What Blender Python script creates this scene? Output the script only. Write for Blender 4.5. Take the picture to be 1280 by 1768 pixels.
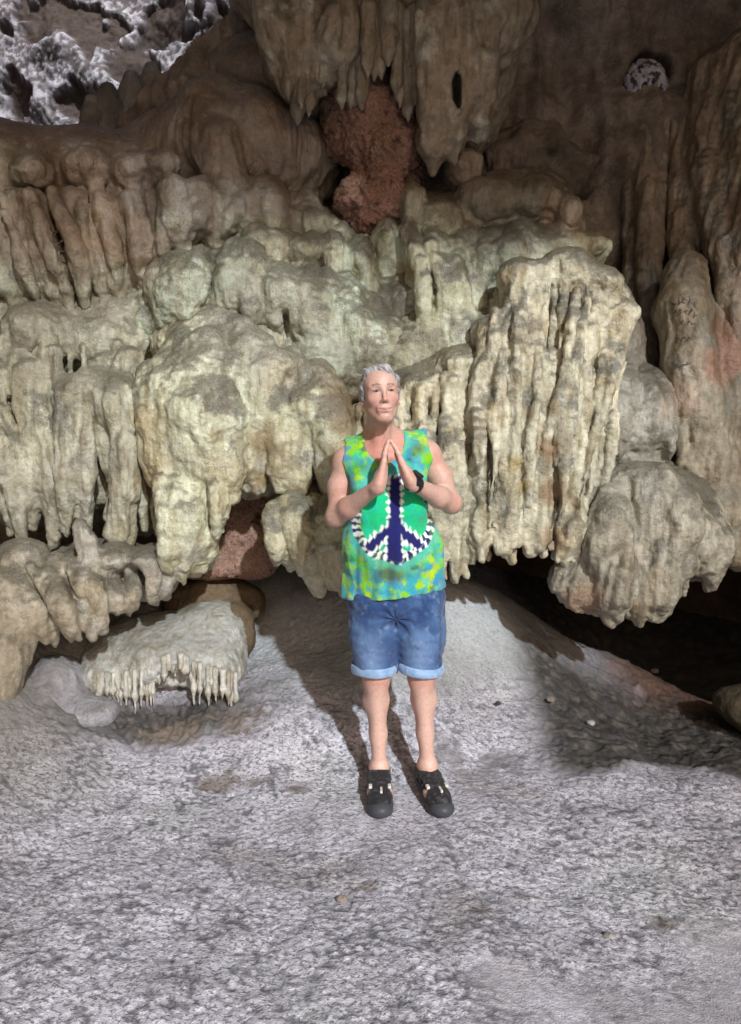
import bpy, math, random
import numpy as np

# ---------------------------------------------------------------- camera, sky, sun, exposure
SC = bpy.context.scene
for _o in list(bpy.data.objects):
    bpy.data.objects.remove(_o)
COL = SC.collection
FPX = 1300.0                       # focal length in pixels of the 1280 x 1768 photograph
CAM_Z, PITCH = 1.5, math.radians(8.27)
cam = bpy.data.cameras.new('camera')
cam.sensor_fit = 'VERTICAL'; cam.sensor_height = 24.0; cam.lens = 24.0 * FPX / 1768.0
cam.clip_start = 0.05; cam.clip_end = 300
cam_ob = bpy.data.objects.new('camera', cam); COL.objects.link(cam_ob)
cam_ob.location = (0, 0, CAM_Z); cam_ob.rotation_euler = (math.pi / 2 - PITCH, 0, 0)
SC.camera = cam_ob

SUN_EL, SUN_AZ = math.radians(34), math.radians(22)      # azimuth: degrees to the right of straight behind the camera
world = bpy.data.worlds.new('World'); SC.world = world; world.use_nodes = True
wn = world.node_tree; wn.nodes.clear()
sky = wn.nodes.new('ShaderNodeTexSky'); sky.sky_type = 'NISHITA'; sky.sun_disc = False
sky.sun_elevation = SUN_EL; sky.sun_rotation = math.pi - SUN_AZ; sky.dust_density = 6.0
tint = wn.nodes.new('ShaderNodeMixRGB'); tint.blend_type = 'MULTIPLY'; tint.inputs[0].default_value = 1.0
tint.inputs[2].default_value = (1.0, 0.84, 0.72, 1)      # warm, dusty air
bg = wn.nodes.new('ShaderNodeBackground'); bg.inputs['Strength'].default_value = 0.092
wo = wn.nodes.new('ShaderNodeOutputWorld')
wn.links.new(sky.outputs[0], tint.inputs[1]); wn.links.new(tint.outputs[0], bg.inputs[0]); wn.links.new(bg.outputs[0], wo.inputs[0])
sun = bpy.data.lights.new('sun', 'SUN'); sun.energy = 4.2; sun.angle = math.radians(1.6); sun.color = (0.90, 0.97, 1.0)
sun_ob = bpy.data.objects.new('sun', sun); COL.objects.link(sun_ob)
# light travels towards -x (left), +y (into the cave), down
sun_ob.rotation_euler = (math.pi / 2 - SUN_EL, 0, SUN_AZ)
sun_ob.location = (3, -6, 6)
SC.view_settings.view_transform = 'Standard'; SC.view_settings.look = 'None'
SC.view_settings.exposure = 0.05; SC.view_settings.gamma = 1.0; SC.view_settings.use_curve_mapping = False
SC.cycles.max_bounces = 6; SC.cycles.diffuse_bounces = 4
try:
    SC.cycles.use_denoising = True
except Exception:
    pass
SUN_DIR = np.array([-math.sin(SUN_AZ) * math.cos(SUN_EL), math.cos(SUN_AZ) * math.cos(SUN_EL), -math.sin(SUN_EL)])

def at(px, py, Y):
    """world point that the photograph shows at pixel (px, py), Y metres in front of the camera plane"""
    u = (884.0 - py) / FPX; r = (px - 640.0) / FPX
    dy = math.cos(PITCH) + u * math.sin(PITCH)
    dz = -math.sin(PITCH) + u * math.cos(PITCH)
    s = Y / dy
    return np.array([r * s, Y, CAM_Z + dz * s])

def mp(rpx, Y):
    return rpx * Y / FPX

# ---------------------------------------------------------------- numpy noise
def _hash(ix, iy, iz, seed):
    h = (ix.astype(np.int64) * 374761393 + iy.astype(np.int64) * 668265263 + iz.astype(np.int64) * 2147483647 + seed * 974634777) & 0xffffffff
    h = ((h ^ (h >> 13)) * 1274126177) & 0xffffffff
    h = h ^ (h >> 16)
    h = (h * 2246822519) & 0xffffffff
    return h ^ (h >> 15)

def pnoise(p, f=1.0, seed=0, a=(1, 1, 1)):
    q = p * (np.array(a) * f)
    i0 = np.floor(q).astype(np.int64); fr = (q - i0).astype(np.float32)
    w = fr * fr * fr * (fr * (fr * 6 - 15) + 10)
    res = 0.0
    for dx in (0, 1):
        wx = w[:, 0] if dx else 1 - w[:, 0]
        for dy in (0, 1):
            wy = w[:, 1] if dy else 1 - w[:, 1]
            for dz in (0, 1):
                wz = w[:, 2] if dz else 1 - w[:, 2]
                h = _hash(i0[:, 0] + dx, i0[:, 1] + dy, i0[:, 2] + dz, seed)
                gx = (h & 1023) / 511.5 - 1; gy = ((h >> 10) & 1023) / 511.5 - 1; gz = ((h >> 20) & 1023) / 511.5 - 1
                res = res + wx * wy * wz * (gx * (fr[:, 0] - dx) + gy * (fr[:, 1] - dy) + gz * (fr[:, 2] - dz))
    return (res * 1.5).astype(np.float32)

def fbm(p, f=1.0, seed=0, octs=3, a=(1, 1, 1)):
    r = 0; amp = 1.0
    for o in range(octs):
        r = r + amp * pnoise(p, f * 2 ** o, seed + 17 * o, a); amp *= 0.5
    return r

def worley(p, f=1.0, seed=0, a=(1, 1, 1)):
    q = p * (np.array(a) * f); i0 = np.floor(q).astype(np.int64)
    best = np.full(len(p), 9.0, np.float32)
    for dx in (-1, 0, 1):
        for dy in (-1, 0, 1):
            for dz in (-1, 0, 1):
                c = i0 + np.array([dx, dy, dz]); h = _hash(c[:, 0], c[:, 1], c[:, 2], seed)
                o = np.stack([(h & 1023), (h >> 10) & 1023, (h >> 20) & 1023], 1) / 1023.0
                d = ((c + o - q) ** 2).sum(1)
                best = np.minimum(best, d)
    return np.sqrt(best)

def sst(x, a, b):
    t = np.clip((x - a) / (b - a), 0, 1)
    return t * t * (3 - 2 * t)

def lerp(a, b, t):
    t = np.asarray(t)[:, None] if np.ndim(t) == 1 else t
    return np.asarray(a) * (1 - t) + np.asarray(b) * t

# ---------------------------------------------------------------- signed distance shapes, meshed by surface nets
def rotm(rx=0, ry=0, rz=0):
    cx, sx, cy, sy, cz, sz = math.cos(rx), math.sin(rx), math.cos(ry), math.sin(ry), math.cos(rz), math.sin(rz)
    X = np.array([[1, 0, 0], [0, cx, -sx], [0, sx, cx]]); Y = np.array([[cy, 0, sy], [0, 1, 0], [-sy, 0, cy]])
    Z = np.array([[cz, -sz, 0], [sz, cz, 0], [0, 0, 1]])
    return Z @ Y @ X

class Sdf:
    def __init__(s): s.pr = []
    def seg(s, a, b, ra, rb=None, k=0.02, op=1):
        s.pr.append(('s', np.array(a, float), np.array(b, float), ra, ra if rb is None else rb, k, op)); return s
    def path(s, pts, rs, k=0.02, op=1):
        for i in range(len(pts) - 1): s.seg(pts[i], pts[i + 1], rs[i], rs[i + 1], k, op)
        return s
    def ell(s, c, r, k=0.02, op=1, R=None):
        s.pr.append(('e', np.array(c, float), np.array(r, float), R, 0, k, op)); return s
    def box(s, c, r, k=0.005, op=1, R=None, rnd=0.0):
        s.pr.append(('b', np.array(c, float), np.array(r, float), R, rnd, k, op)); return s
    def bounds(s, p):
        if p[0] == 's':
            r = max(p[3], p[4]); return np.minimum(p[1], p[2]) - r, np.maximum(p[1], p[2]) + r
        r = p[2] if p[3] is None else np.full(3, np.linalg.norm(p[2]) if p[0] == 'b' else p[2].max())
        return p[1] - r - p[4], p[1] + r + p[4]
    def grid(s, h, lo=None, hi=None):
        bs = [s.bounds(p) for p in s.pr if p[6] > 0]
        L = np.min([b[0] for b in bs], 0) - 4 * h; H = np.max([b[1] for b in bs], 0) + 4 * h
        if lo is not None: L = np.maximum(L, lo)
        if hi is not None: H = np.minimum(H, hi)
        n = np.ceil((H - L) / h).astype(int) + 1
        ax = [(L[i] + h * np.arange(n[i])).astype(np.float32) for i in range(3)]
        F = np.full(n, 0.3, np.float32)
        for p in s.pr:
            k = p[5]; b0, b1 = s.bounds(p); m = max(k, 0) + 3 * h
            i0 = np.maximum(np.floor((b0 - m - L) / h).astype(int), 0); i1 = np.minimum(np.ceil((b1 + m - L) / h).astype(int) + 1, n)
            if (i1 <= i0).any(): continue
            X = ax[0][i0[0]:i1[0], None, None]; Y = ax[1][None, i0[1]:i1[1], None]; Z = ax[2][None, None, i0[2]:i1[2]]
            if p[0] == 's':
                a, b = p[1], p[2]; d = b - a; dd = float(d @ d) + 1e-12
                t = np.clip(((X - a[0]) * d[0] + (Y - a[1]) * d[1] + (Z - a[2]) * d[2]) / dd, 0, 1)
                D = np.sqrt((X - a[0] - t * d[0]) ** 2 + (Y - a[1] - t * d[1]) ** 2 + (Z - a[2] - t * d[2]) ** 2) - (p[3] + (p[4] - p[3]) * t)
            else:
                c, r = p[1], p[2]; x, y, z = X - c[0], Y - c[1], Z - c[2]
                if p[3] is not None:
                    R = p[3]; x, y, z = (x * R[0, 0] + y * R[1, 0] + z * R[2, 0], x * R[0, 1] + y * R[1, 1] + z * R[2, 1], x * R[0, 2] + y * R[1, 2] + z * R[2, 2])
                if p[0] == 'e':
                    k0 = np.sqrt((x / r[0]) ** 2 + (y / r[1]) ** 2 + (z / r[2]) ** 2) + 1e-6
                    k1 = np.sqrt((x / r[0] ** 2) ** 2 + (y / r[1] ** 2) ** 2 + (z / r[2] ** 2) ** 2) + 1e-6
                    D = k0 * (k0 - 1) / k1
                else:
                    qx, qy, qz = abs(x) - r[0], abs(y) - r[1], abs(z) - r[2]
                    D = np.sqrt(np.maximum(qx, 0) ** 2 + np.maximum(qy, 0) ** 2 + np.maximum(qz, 0) ** 2) + np.minimum(np.maximum(qx, np.maximum(qy, qz)), 0) - p[4]
            V = F[i0[0]:i1[0], i0[1]:i1[1], i0[2]:i1[2]]
            if p[6] > 0:
                w = np.maximum(k - abs(V - D), 0) / max(k, 1e-6); V[...] = np.minimum(V, D) - w * w * k * 0.25
            else:
                D = -D; w = np.maximum(k - abs(V - D), 0) / max(k, 1e-6); V[...] = np.maximum(V, D) + w * w * k * 0.25
        return F, L, h

def nets(F, L, h):
    """naive surface nets: vertices (n,3) and quads (m,4)"""
    F = F.copy(); F[0] = F[-1] = 1; F[:, 0] = F[:, -1] = 1; F[:, :, 0] = F[:, :, -1] = 1
    S = F < 0
    c = [S[dx:S.shape[0] - 1 + dx, dy:S.shape[1] - 1 + dy, dz:S.shape[2] - 1 + dz] for dx in (0, 1) for dy in (0, 1) for dz in (0, 1)]
    al = c[0].copy(); an = c[0].copy()
    for q in c[1:]: al &= q; an |= q
    act = an & ~al
    idx = np.argwhere(act); vid = np.full(act.shape, -1, np.int64); vid[act] = np.arange(len(idx))
    val = np.stack([F[idx[:, 0] + dx, idx[:, 1] + dy, idx[:, 2] + dz] for dx in (0, 1) for dy in (0, 1) for dz in (0, 1)], 1)
    corner = np.array([(dx, dy, dz) for dx in (0, 1) for dy in (0, 1) for dz in (0, 1)], np.float32)
    acc = np.zeros((len(idx), 3), np.float32); cnt = np.zeros(len(idx), np.float32)
    for a in range(8):
        for b in range(a + 1, 8):
            if abs(corner[a] - corner[b]).sum() != 1: continue
            va, vb = val[:, a], val[:, b]; m = (va < 0) != (vb < 0)
            t = np.where(m, va / np.where(m, va - vb, 1), 0)
            acc += m[:, None] * (corner[a] + t[:, None] * (corner[b] - corner[a])); cnt += m
    V = (idx + acc / cnt[:, None]) * h + L
    quads = []
    for ax in range(3):
        o1, o2 = [(1, 2), (2, 0), (0, 1)][ax]
        sl0 = [slice(1, -1)] * 3; sl1 = [slice(1, -1)] * 3
        sl0[ax] = slice(0, -1); sl1[ax] = slice(1, None)
        A = S[tuple(sl0)]; B = S[tuple(sl1)]
        e = np.argwhere(A != B); off = np.array([1, 1, 1]); off[ax] = 0; e = e + off
        fl = S[e[:, 0], e[:, 1], e[:, 2]]
        u = np.zeros(3, int); v = np.zeros(3, int); u[o1] = 1; v[o2] = 1
        g = lambda d: vid[(e - d)[:, 0], (e - d)[:, 1], (e - d)[:, 2]]
        q = np.stack([g(u + v), g(v), g(0 * u), g(u)], 1)
        q[~fl] = q[~fl][:, ::-1]
        quads.append(q)
    return V.astype(np.float64), np.concatenate(quads)

def normals(V, Q):
    a = V[Q[:, 2]] - V[Q[:, 0]]; b = V[Q[:, 3]] - V[Q[:, 1]]; n = np.cross(a, b)
    N = np.zeros_like(V)
    for j in range(4):
        for i in range(3): N[:, i] += np.bincount(Q[:, j], n[:, i], len(V))
    return N / (np.linalg.norm(N, axis=1, keepdims=True) + 1e-12)

def smooth(V, Q, it=1, lam=0.5):
    for _ in range(it):
        s = np.zeros_like(V); c = np.zeros(len(V))
        for j in range(4):
            for jj in ((j + 1) % 4, (j + 3) % 4):
                for i in range(3): s[:, i] += np.bincount(Q[:, j], V[Q[:, jj], i], len(V))
                c += np.bincount(Q[:, j], minlength=len(V))
        V = V + lam * (s / np.maximum(c, 1)[:, None] - V)
    return V

def link(name, V, Q, mat, parent=None, paint=None, loc=None, flat=False, **props):
    """ONE mesh object; V in world coordinates, origin moved to loc (its base)"""
    V = np.asarray(V, float); Q = np.asarray(Q)
    if loc is None:
        loc = (0, 0, 0) if parent is not None else ((V[:, 0].min() + V[:, 0].max()) / 2, (V[:, 1].min() + V[:, 1].max()) / 2, V[:, 2].min())
    me = bpy.data.meshes.new(name)
    me.vertices.add(len(V)); me.loops.add(Q.size); me.polygons.add(len(Q))
    base = np.array(loc, float)
    if parent is not None: base = np.array(parent.location, float) + (np.array(parent.parent.location, float) if parent.parent else 0); loc = (0, 0, 0)
    me.vertices.foreach_set('co', (V - base).astype(np.float32).ravel())
    me.loops.foreach_set('vertex_index', Q.astype(np.int32).ravel())
    me.polygons.foreach_set('loop_start', np.arange(0, Q.size, Q.shape[1], dtype=np.int32))
    if paint is not None:
        ca = me.color_attributes.new('paint', 'FLOAT_COLOR', 'POINT')
        c = np.ones((len(V), 4), np.float32); paint = np.asarray(paint); c[:, :paint.shape[1]] = paint
        if paint.shape[1] == 3: c[:, 3] = 0
        ca.data.foreach_set('color', c.ravel())
    me.update(calc_edges=True)
    me.polygons.foreach_set('use_smooth', np.full(len(Q), not flat))
    me.materials.append(mat)
    o = bpy.data.objects.new(name, me); COL.objects.link(o); o.location = loc
    if parent is not None: o.parent = parent
    for k, v in props.items(): o[k] = v
    return o

# ---------------------------------------------------------------- materials
def newmat(name):
    m = bpy.data.materials.new(name); m.use_nodes = True; nt = m.node_tree; nt.nodes.clear()
    out = nt.nodes.new('ShaderNodeOutputMaterial'); b = nt.nodes.new('ShaderNodeBsdfPrincipled'); nt.links.new(b.outputs[0], out.inputs[0])
    return m, nt, b
def nd(nt, t, **kw):
    n = nt.nodes.new(t)
    for k, v in kw.items(): setattr(n, k, v)
    return n
def noise_n(nt, vec, scale, detail=4, rough=0.6):
    n = nd(nt, 'ShaderNodeTexNoise'); n.inputs['Scale'].default_value = scale; n.inputs['Detail'].default_value = detail; n.inputs['Roughness'].default_value = rough
    nt.links.new(vec, n.inputs['Vector']); return n.outputs['Fac']
def ramp_n(nt, fac, p0, p1, c0=(0, 0, 0, 1), c1=(1, 1, 1, 1)):
    r = nd(nt, 'ShaderNodeValToRGB'); e = r.color_ramp.elements; e[0].position = p0; e[1].position = p1; e[0].color = c0; e[1].color = c1
    nt.links.new(fac, r.inputs[0]); return r.outputs[0]
def mix_n(nt, fac, a, b, mode='MIX'):
    m = nd(nt, 'ShaderNodeMixRGB', blend_type=mode)
    for i, v in ((0, fac), (1, a), (2, b)):
        if hasattr(v, 'links'): nt.links.new(v, m.inputs[i])
        else: m.inputs[i].default_value = v
    return m.outputs[0]
def math_n(nt, op, a, b=0.0):
    m = nd(nt, 'ShaderNodeMath', operation=op)
    for i, v in ((0, a), (1, b)):
        if hasattr(v, 'links'): nt.links.new(v, m.inputs[i])
        else: m.inputs[i].default_value = v
    return m.outputs[0]

def rock_material(name, rough=0.55, speck=(0.06, 0.052, 0.036, 1), bump=0.6, bd=0.014, fine=120, spec=0.45, rib=0.0):
    """paint.rgb is the mineral colour, paint.a how much dark grit lies on it"""
    m, nt, b = newmat(name)
    pos = nd(nt, 'ShaderNodeNewGeometry').outputs['Position']
    at_ = nd(nt, 'ShaderNodeAttribute', attribute_name='paint')
    n1 = noise_n(nt, pos, fine * 0.35, 5, 0.65); n2 = noise_n(nt, pos, fine, 4, 0.7); n3 = noise_n(nt, pos, fine * 0.12, 3, 0.6)
    v = ramp_n(nt, n1, 0.3, 0.72, (0.72, 0.72, 0.72, 1), (1.28, 1.28, 1.28, 1))
    c = mix_n(nt, 1.0, at_.outputs['Color'], v, 'MULTIPLY')
    v3 = ramp_n(nt, n3, 0.35, 0.65, (0.88, 0.86, 0.82, 1), (1.1, 1.1, 1.1, 1))
    c = mix_n(nt, 1.0, c, v3, 'MULTIPLY')
    rb = None
    if rib:
        mp_ = nd(nt, 'ShaderNodeMapping'); mp_.inputs['Scale'].default_value = (1, 1, .13); nt.links.new(pos, mp_.inputs[0])
        ns = nd(nt, 'ShaderNodeNewGeometry'); sp = nd(nt, 'ShaderNodeSeparateXYZ'); nt.links.new(ns.outputs['True Normal'], sp.inputs[0])
        flat = ramp_n(nt, math_n(nt, 'ABSOLUTE', sp.outputs['Z']), .35, .8, (1, 1, 1, 1), (.15, .15, .15, 1))
        patch = ramp_n(nt, noise_n(nt, pos, 6, 3, .5), .38, .62, (.25, .25, .25, 1), (1, 1, 1, 1)); flat = math_n(nt, 'MULTIPLY', flat, patch)
        rb = math_n(nt, 'MULTIPLY', math_n(nt, 'ADD', noise_n(nt, mp_.outputs[0], 42, 3, .5), math_n(nt, 'MULTIPLY', noise_n(nt, mp_.outputs[0], 95, 2, .5), .5)), flat)
        rc = ramp_n(nt, math_n(nt, 'ADD', rb, math_n(nt, 'SUBTRACT', .75, math_n(nt, 'MULTIPLY', flat, .75))), .55, .95, (.62, .56, .44, 1), (1.18, 1.18, 1.16, 1))
        c = mix_n(nt, rib, c, mix_n(nt, 1.0, c, rc, 'MULTIPLY'))
    # grit: threshold falls as paint alpha grows
    th = math_n(nt, 'MULTIPLY', at_.outputs['Alpha'], 0.30)
    gz = math_n(nt, 'ADD', math_n(nt, 'ADD', math_n(nt, 'MULTIPLY', n2, 0.7), math_n(nt, 'MULTIPLY', n1, 0.3)), th)
    g = ramp_n(nt, gz, 0.60, 0.78)
    c = mix_n(nt, math_n(nt, 'MULTIPLY', g, 0.7), c, speck)
    nt.links.new(c, b.inputs['Base Color'])
    b.inputs['Roughness'].default_value = rough; b.inputs['Specular IOR Level'].default_value = spec
    hgt = math_n(nt, 'ADD', math_n(nt, 'MULTIPLY', n1, 1.0), math_n(nt, 'MULTIPLY', n2, 0.45))
    if rb is not None: hgt = math_n(nt, 'ADD', hgt, math_n(nt, 'MULTIPLY', rb, .7))
    bp = nd(nt, 'ShaderNodeBump'); bp.inputs['Strength'].default_value = bump; bp.inputs['Distance'].default_value = bd
    nt.links.new(hgt, bp.inputs['Height']); nt.links.new(bp.outputs[0], b.inputs['Normal'])
    return m

M_FLOW = rock_material('flowstone', rough=.42, spec=.55, rib=.6)
M_DULL = rock_material('dull_cave_rock', rough=0.8, bump=0.6, bd=0.02, fine=80, spec=0.25)
M_RED = rock_material('red_breccia', rough=0.85, speck=(0.03, 0.018, 0.014, 1), bump=0.8, bd=0.03, fine=90, spec=0.2)

# mineral colours
CREAM = np.array([.535, .56, .445]); GREEN = np.array([.42, .48, .39]); GREY = np.array([.29, .28, .25]); WHITE = np.array([.66, .69, .64])
OCHRE = np.array([.33, .26, .145]); BROWN = np.array([.17, .115, .078]); DARK = np.array([.055, .048, .038]); TAUPE = np.array([.215, .185, .165])
RED = np.array([.35, .21, .165])
# ================================================================ THE CAVE
# stains that lie on the rock: (px, py, r_px, colour, strength), placed on the wall's own surface plane
STAINS = [(150, 330, 190, BROWN, .85), (60, 420, 90, BROWN, .6), (190, 380, 90, np.array([.30, .20, .12]), .45), (330, 250, 170, TAUPE, .9), (520, 240, 150, TAUPE, .85),
          (955, 850, 26, np.array([.27, .19, .12]), .9), (950, 780, 22, np.array([.27, .19, .12]), .9), (955, 700, 16, OCHRE, .6), (960, 930, 30, np.array([.27, .19, .12]), .8), (1010, 1040, 40, np.array([.33, .22, .16]), .7),
          (600, 700, 55, np.array([.16, .115, .06]), .9), (590, 780, 40, OCHRE, .7), (450, 760, 22, OCHRE, .7), (450, 830, 16, OCHRE, .7), (375, 750, 14, OCHRE, .6), (250, 720, 25, OCHRE, .7), (255, 830, 22, OCHRE, .6),
          (880, 330, 110, np.array([.085, .07, .055]), .85), (700, 470, 20, OCHRE, .7), (735, 600, 40, np.array([.2, .17, .12]), .5), (990, 500, 14, np.array([.25, .19, .12]), .7), (925, 560, 16, np.array([.3, .24, .16]), .6),
          (850, 700, 12, OCHRE, .8), (890, 800, 14, np.array([.4, .33, .17]), .8), (905, 840, 12, np.array([.38, .31, .16]), .8), (1255, 620, 42, np.array([.33, .17, .125]), .75), (1240, 560, 25, np.array([.25, .12, .07]), .7),
          (1180, 690, 40, np.array([.42, .30, .24]), .5), (975, 370, 40, np.array([.23, .15, .11]), .8), (1020, 420, 26, OCHRE, .5), (800, 290, 50, TAUPE, .8), (700, 330, 30, TAUPE, .5),
          (640, 640, 60, np.array([.11, .1, .075]), .7), (470, 560, 120, GREY, .5), (420, 560, 60, GREY, .4), (1100, 850, 80, GREY, .6), (100, 570, 130, np.array([.25, .24, .19]), .6), (60, 900, 90, GREY, .5)]
_ST = [(at(a, b, 3.55), mp(r, 3.55), c, s) for a, b, r, c, s in STAINS]

def paint_flow(V, N, seed=1, base=CREAM, alt=GREEN, grit=.5, top=.8, upper=True, stains=True, streak=.5):
    n1 = fbm(V, 2.3, seed, 3); n2 = fbm(V, 7, seed + 5, 3); n3 = pnoise(V, 17, seed + 9, (1, 1, .18))
    c = lerp(base, alt, sst(n1, -.35, .45))
    c = lerp(c, WHITE, sst(n2, .1, .8) * .6)
    n4 = pnoise(V + .03 * n2[:, None], 30, seed + 19, (1, 1, .07)); n5 = pnoise(V, 62, seed + 23, (1, 1, .09)); side = 1 - sst(abs(N[:, 2]), .35, .8)
    c = lerp(c, c * np.array([.66, .57, .42]), sst(n4 + .4 * n5, .12, .6) * side * streak * 1.2)
    c = lerp(c, c * 1.22, sst(-n4 + .4 * n5, .15, .6) * side * .8)
    c = lerp(c, c * np.array([.70, .62, .48]), sst(n3, .05, .55) * streak)
    c = lerp(c, GREY, sst(n2 + n1 * .5, .15, .9) * .30)
    # silt settled on shoulders that face up
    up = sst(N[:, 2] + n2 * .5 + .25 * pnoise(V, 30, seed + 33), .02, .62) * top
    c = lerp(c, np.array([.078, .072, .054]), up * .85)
    seam = sst(1 - abs(pnoise(V + .05 * n2[:, None], 7, 77, (1, 1, .22))) * 5.5, .35, .95) * sst(n1 + n2, -.6, .5); c = lerp(c, np.array([.16, .13, .085]), seam * .55)
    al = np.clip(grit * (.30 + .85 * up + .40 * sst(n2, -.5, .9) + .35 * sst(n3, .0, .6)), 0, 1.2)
    if stains:
        for p, r, col, s in _ST:
            d = np.sqrt((V[:, 0] * 3.55 / V[:, 1] - p[0]) ** 2 + ((V[:, 2] - CAM_Z) * 3.55 / V[:, 1] + CAM_Z - p[2]) ** 2)
            w = (1 - sst(d / r + n2 * .45, .45, 1.25)) * s
            if w.max() > 0: c = lerp(c, col, w)
    if upper:  # the higher beds are stained brown grey by the old cave air
        hz = sst(V[:, 2] + n1 * .35 + n2 * .12, 2.30, 2.95)
        c = lerp(c, lerp(TAUPE, BROWN * 1.25, sst(n2, -.3, .5)), hz * .9)
    return np.concatenate([c, al[:, None]], 1)

def roughen(V, Q, seed=1, flute=.012, lump=.016, pop=.0, fine=.003, drop=True):
    N = normals(V, Q)
    st = 1 - sst(N[:, 2], .25, .75) * .85; W = V + .06 * np.stack([pnoise(V, 4, 340), V[:, 0] * 0, V[:, 0] * 0], 1)
    r1 = pnoise(W, 12, 300, (1, 1, .13)); r2 = pnoise(W, 26, 301, (1, 1, .12)); r3 = 1 - 2 * abs(pnoise(W, 17, 302, (1, 1, .10)))
    d = st * flute * (1.2 * r1 + 1.0 * r2 + .55 * (r3 - .5) + .4 * pnoise(W, 55, 303, (1, 1, .12)))
    d = d + lump * .62 * fbm(V, 6, seed + 2, 2) + fine * 1.4 * pnoise(V, 45, seed + 3) + fine * pnoise(V, 90, seed + 4)
    if pop: d = d + pop * .5 * (.55 - worley(V, 30, seed + 6)) + pop * .35 * (.55 - worley(V, 62, seed + 7))
    V = V + N * d[:, None]
    return V, normals(V, Q)

def rpoly(poly, s):
    n = len(poly) - 1; t = min(max(s, 0), 1) * n; i = min(int(t), n - 1); f = t - i
    return [poly[i][j] * (1 - f) + poly[i + 1][j] * f for j in range(len(poly[0]))]

PUSH = .08
def epx(S, px, py, Y, rx, ry, rY, k=.08, op=1):
    if rY >= .18: Y += PUSH
    S.ell(at(px, py, Y), (mp(rx, Y), rY, mp(ry, Y)), k, op)

def colpx(S, pts, k=.03):
    S.path([at(a, b, Y) for a, b, Y, r in pts], [mp(r, Y) for a, b, Y, r in pts], k)

def curtain(S, rng, top, bot, n, r, k=.022, jit=12, tip=.35, bulge=.15, wig=.3, short=.2, back=.0, kinks=6):
    """n drip columns hanging from the polyline top to the polyline bot; points are (px, py, Y)"""
    for i in range(n):
        s = (i + rng.uniform(-.3, .3)) / max(n - 1, 1)
        a = rpoly(top, s); b = rpoly(bot, s + rng.uniform(-.3, .3) / n)
        a[1] += rng.uniform(-jit, jit); b[1] += rng.uniform(-jit, jit)
        if rng.random() < short: b[1] -= (b[1] - a[1]) * rng.uniform(.15, .5)
        rr = r * rng.uniform(.6, 1.45); ph = rng.uniform(0, 6); f = rng.uniform(.6, 1.6); ph2 = rng.uniform(0, 6)
        dY = rng.uniform(-.05, .05)
        pts = []
        for j in range(kinks + 1):
            t = j / kinks
            w = math.sin(ph + t * 5 * f) * rr * wig
            rad = rr * (.75 + .45 * math.sin(ph2 + t * 7 * f) * bulge * 2 + .25 * math.sin(math.pi * t)) * (1 - (1 - tip) * max(0, (t - .72) / .28) ** 1.5)
            Y = a[2] * (1 - t) + b[2] * t + dY - .05 * math.sin(math.pi * t) + back * t
            pts.append((a[0] * (1 - t) + b[0] * t + w, a[1] * (1 - t) + b[1] * t, Y, max(rad, 3)))
        colpx(S, pts, k)

def build(name, S, mat, label=None, cat=None, h=.011, seed=1, sm=1, paint=None, rough=None, parent=None, group=None, **pk):
    V, Q = nets(*S.grid(h))
    V = smooth(V, Q, sm)
    V, N = roughen(V, Q, seed, **(rough or {}))
    P = (paint or paint_flow)(V, N, seed=seed, **pk)
    pr = {}
    if label: pr.update(label=label, category=cat)
    if group: pr['group'] = group
    return link(name, V, Q, mat, parent=parent, paint=P, **pr)

def paint_plain(V, N, seed=1, a=TAUPE, b=BROWN, grit=.5, dark=.0, **_):
    n1 = fbm(V, 2.2, seed, 3); n2 = fbm(V, 8, seed + 4, 3); n3 = pnoise(V, 14, seed + 7, (1, 1, .1))
    c = lerp(a, b, sst(n1 + n3 * .4, -.4, .5)); c = lerp(c, DARK, sst(n2, .1, .9) * .4 + dark)
    return np.concatenate([c, (grit * (.4 + .6 * sst(n2, -.3, .5)))[:, None]], 1)

def sheet(nu, nv, fn):
    """quad grid from fn(u, v) -> points; u, v arrays of parameters"""
    U, W = np.meshgrid(nu, nv, indexing='ij'); P = fn(U.ravel(), W.ravel())
    a = len(nu); b = len(nv); i = (np.arange(a - 1)[:, None] * b + np.arange(b - 1)[None]).ravel()
    return P, np.stack([i, i + b, i + b + 1, i + 1], 1)

rng = random.Random(7)

# ---- ground: one sheet, its heights interpolated from spots read off the photograph
G = [(-3.5, .5, .1), (-1, 1, 0), (0, 1, 0), (1, 1, 0), (3.5, .5, 0), (0, 2, 0), (-1.2, 2.1, .02), (1.2, 2.2, 0), (0, 2.6, 0), (.3, 2.7, 0), (-.2, 2.75, 0.0), (.2, 2.85, .005), (1.5, 2.8, 0), (-1.2, 2.6, .05),
     (-2.4, 3, .6), (-2.2, 2, .2), (2.2, 3, -.05), (3, 2, 0), (1.5, 4.7, -.45), (2.5, 4.5, -.5), (.5, 4.8, .3), (2, 6, -.6), (0, 6, .3), (-2, 6, .3), (-3.5, 4, .8), (3.6, 4, -.3), (0, -3, 0), (-3, -3, 0), (3, -3, 0), (0, -6, -.1), (-.9, 4.4, .6), (0, 4.4, .55), (-2, 4.3, .6), (-1.5, 3.7, .4), (-.55, 2.95, .03), (.55, 2.95, .0), (.0, 2.95, .03)]
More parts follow.
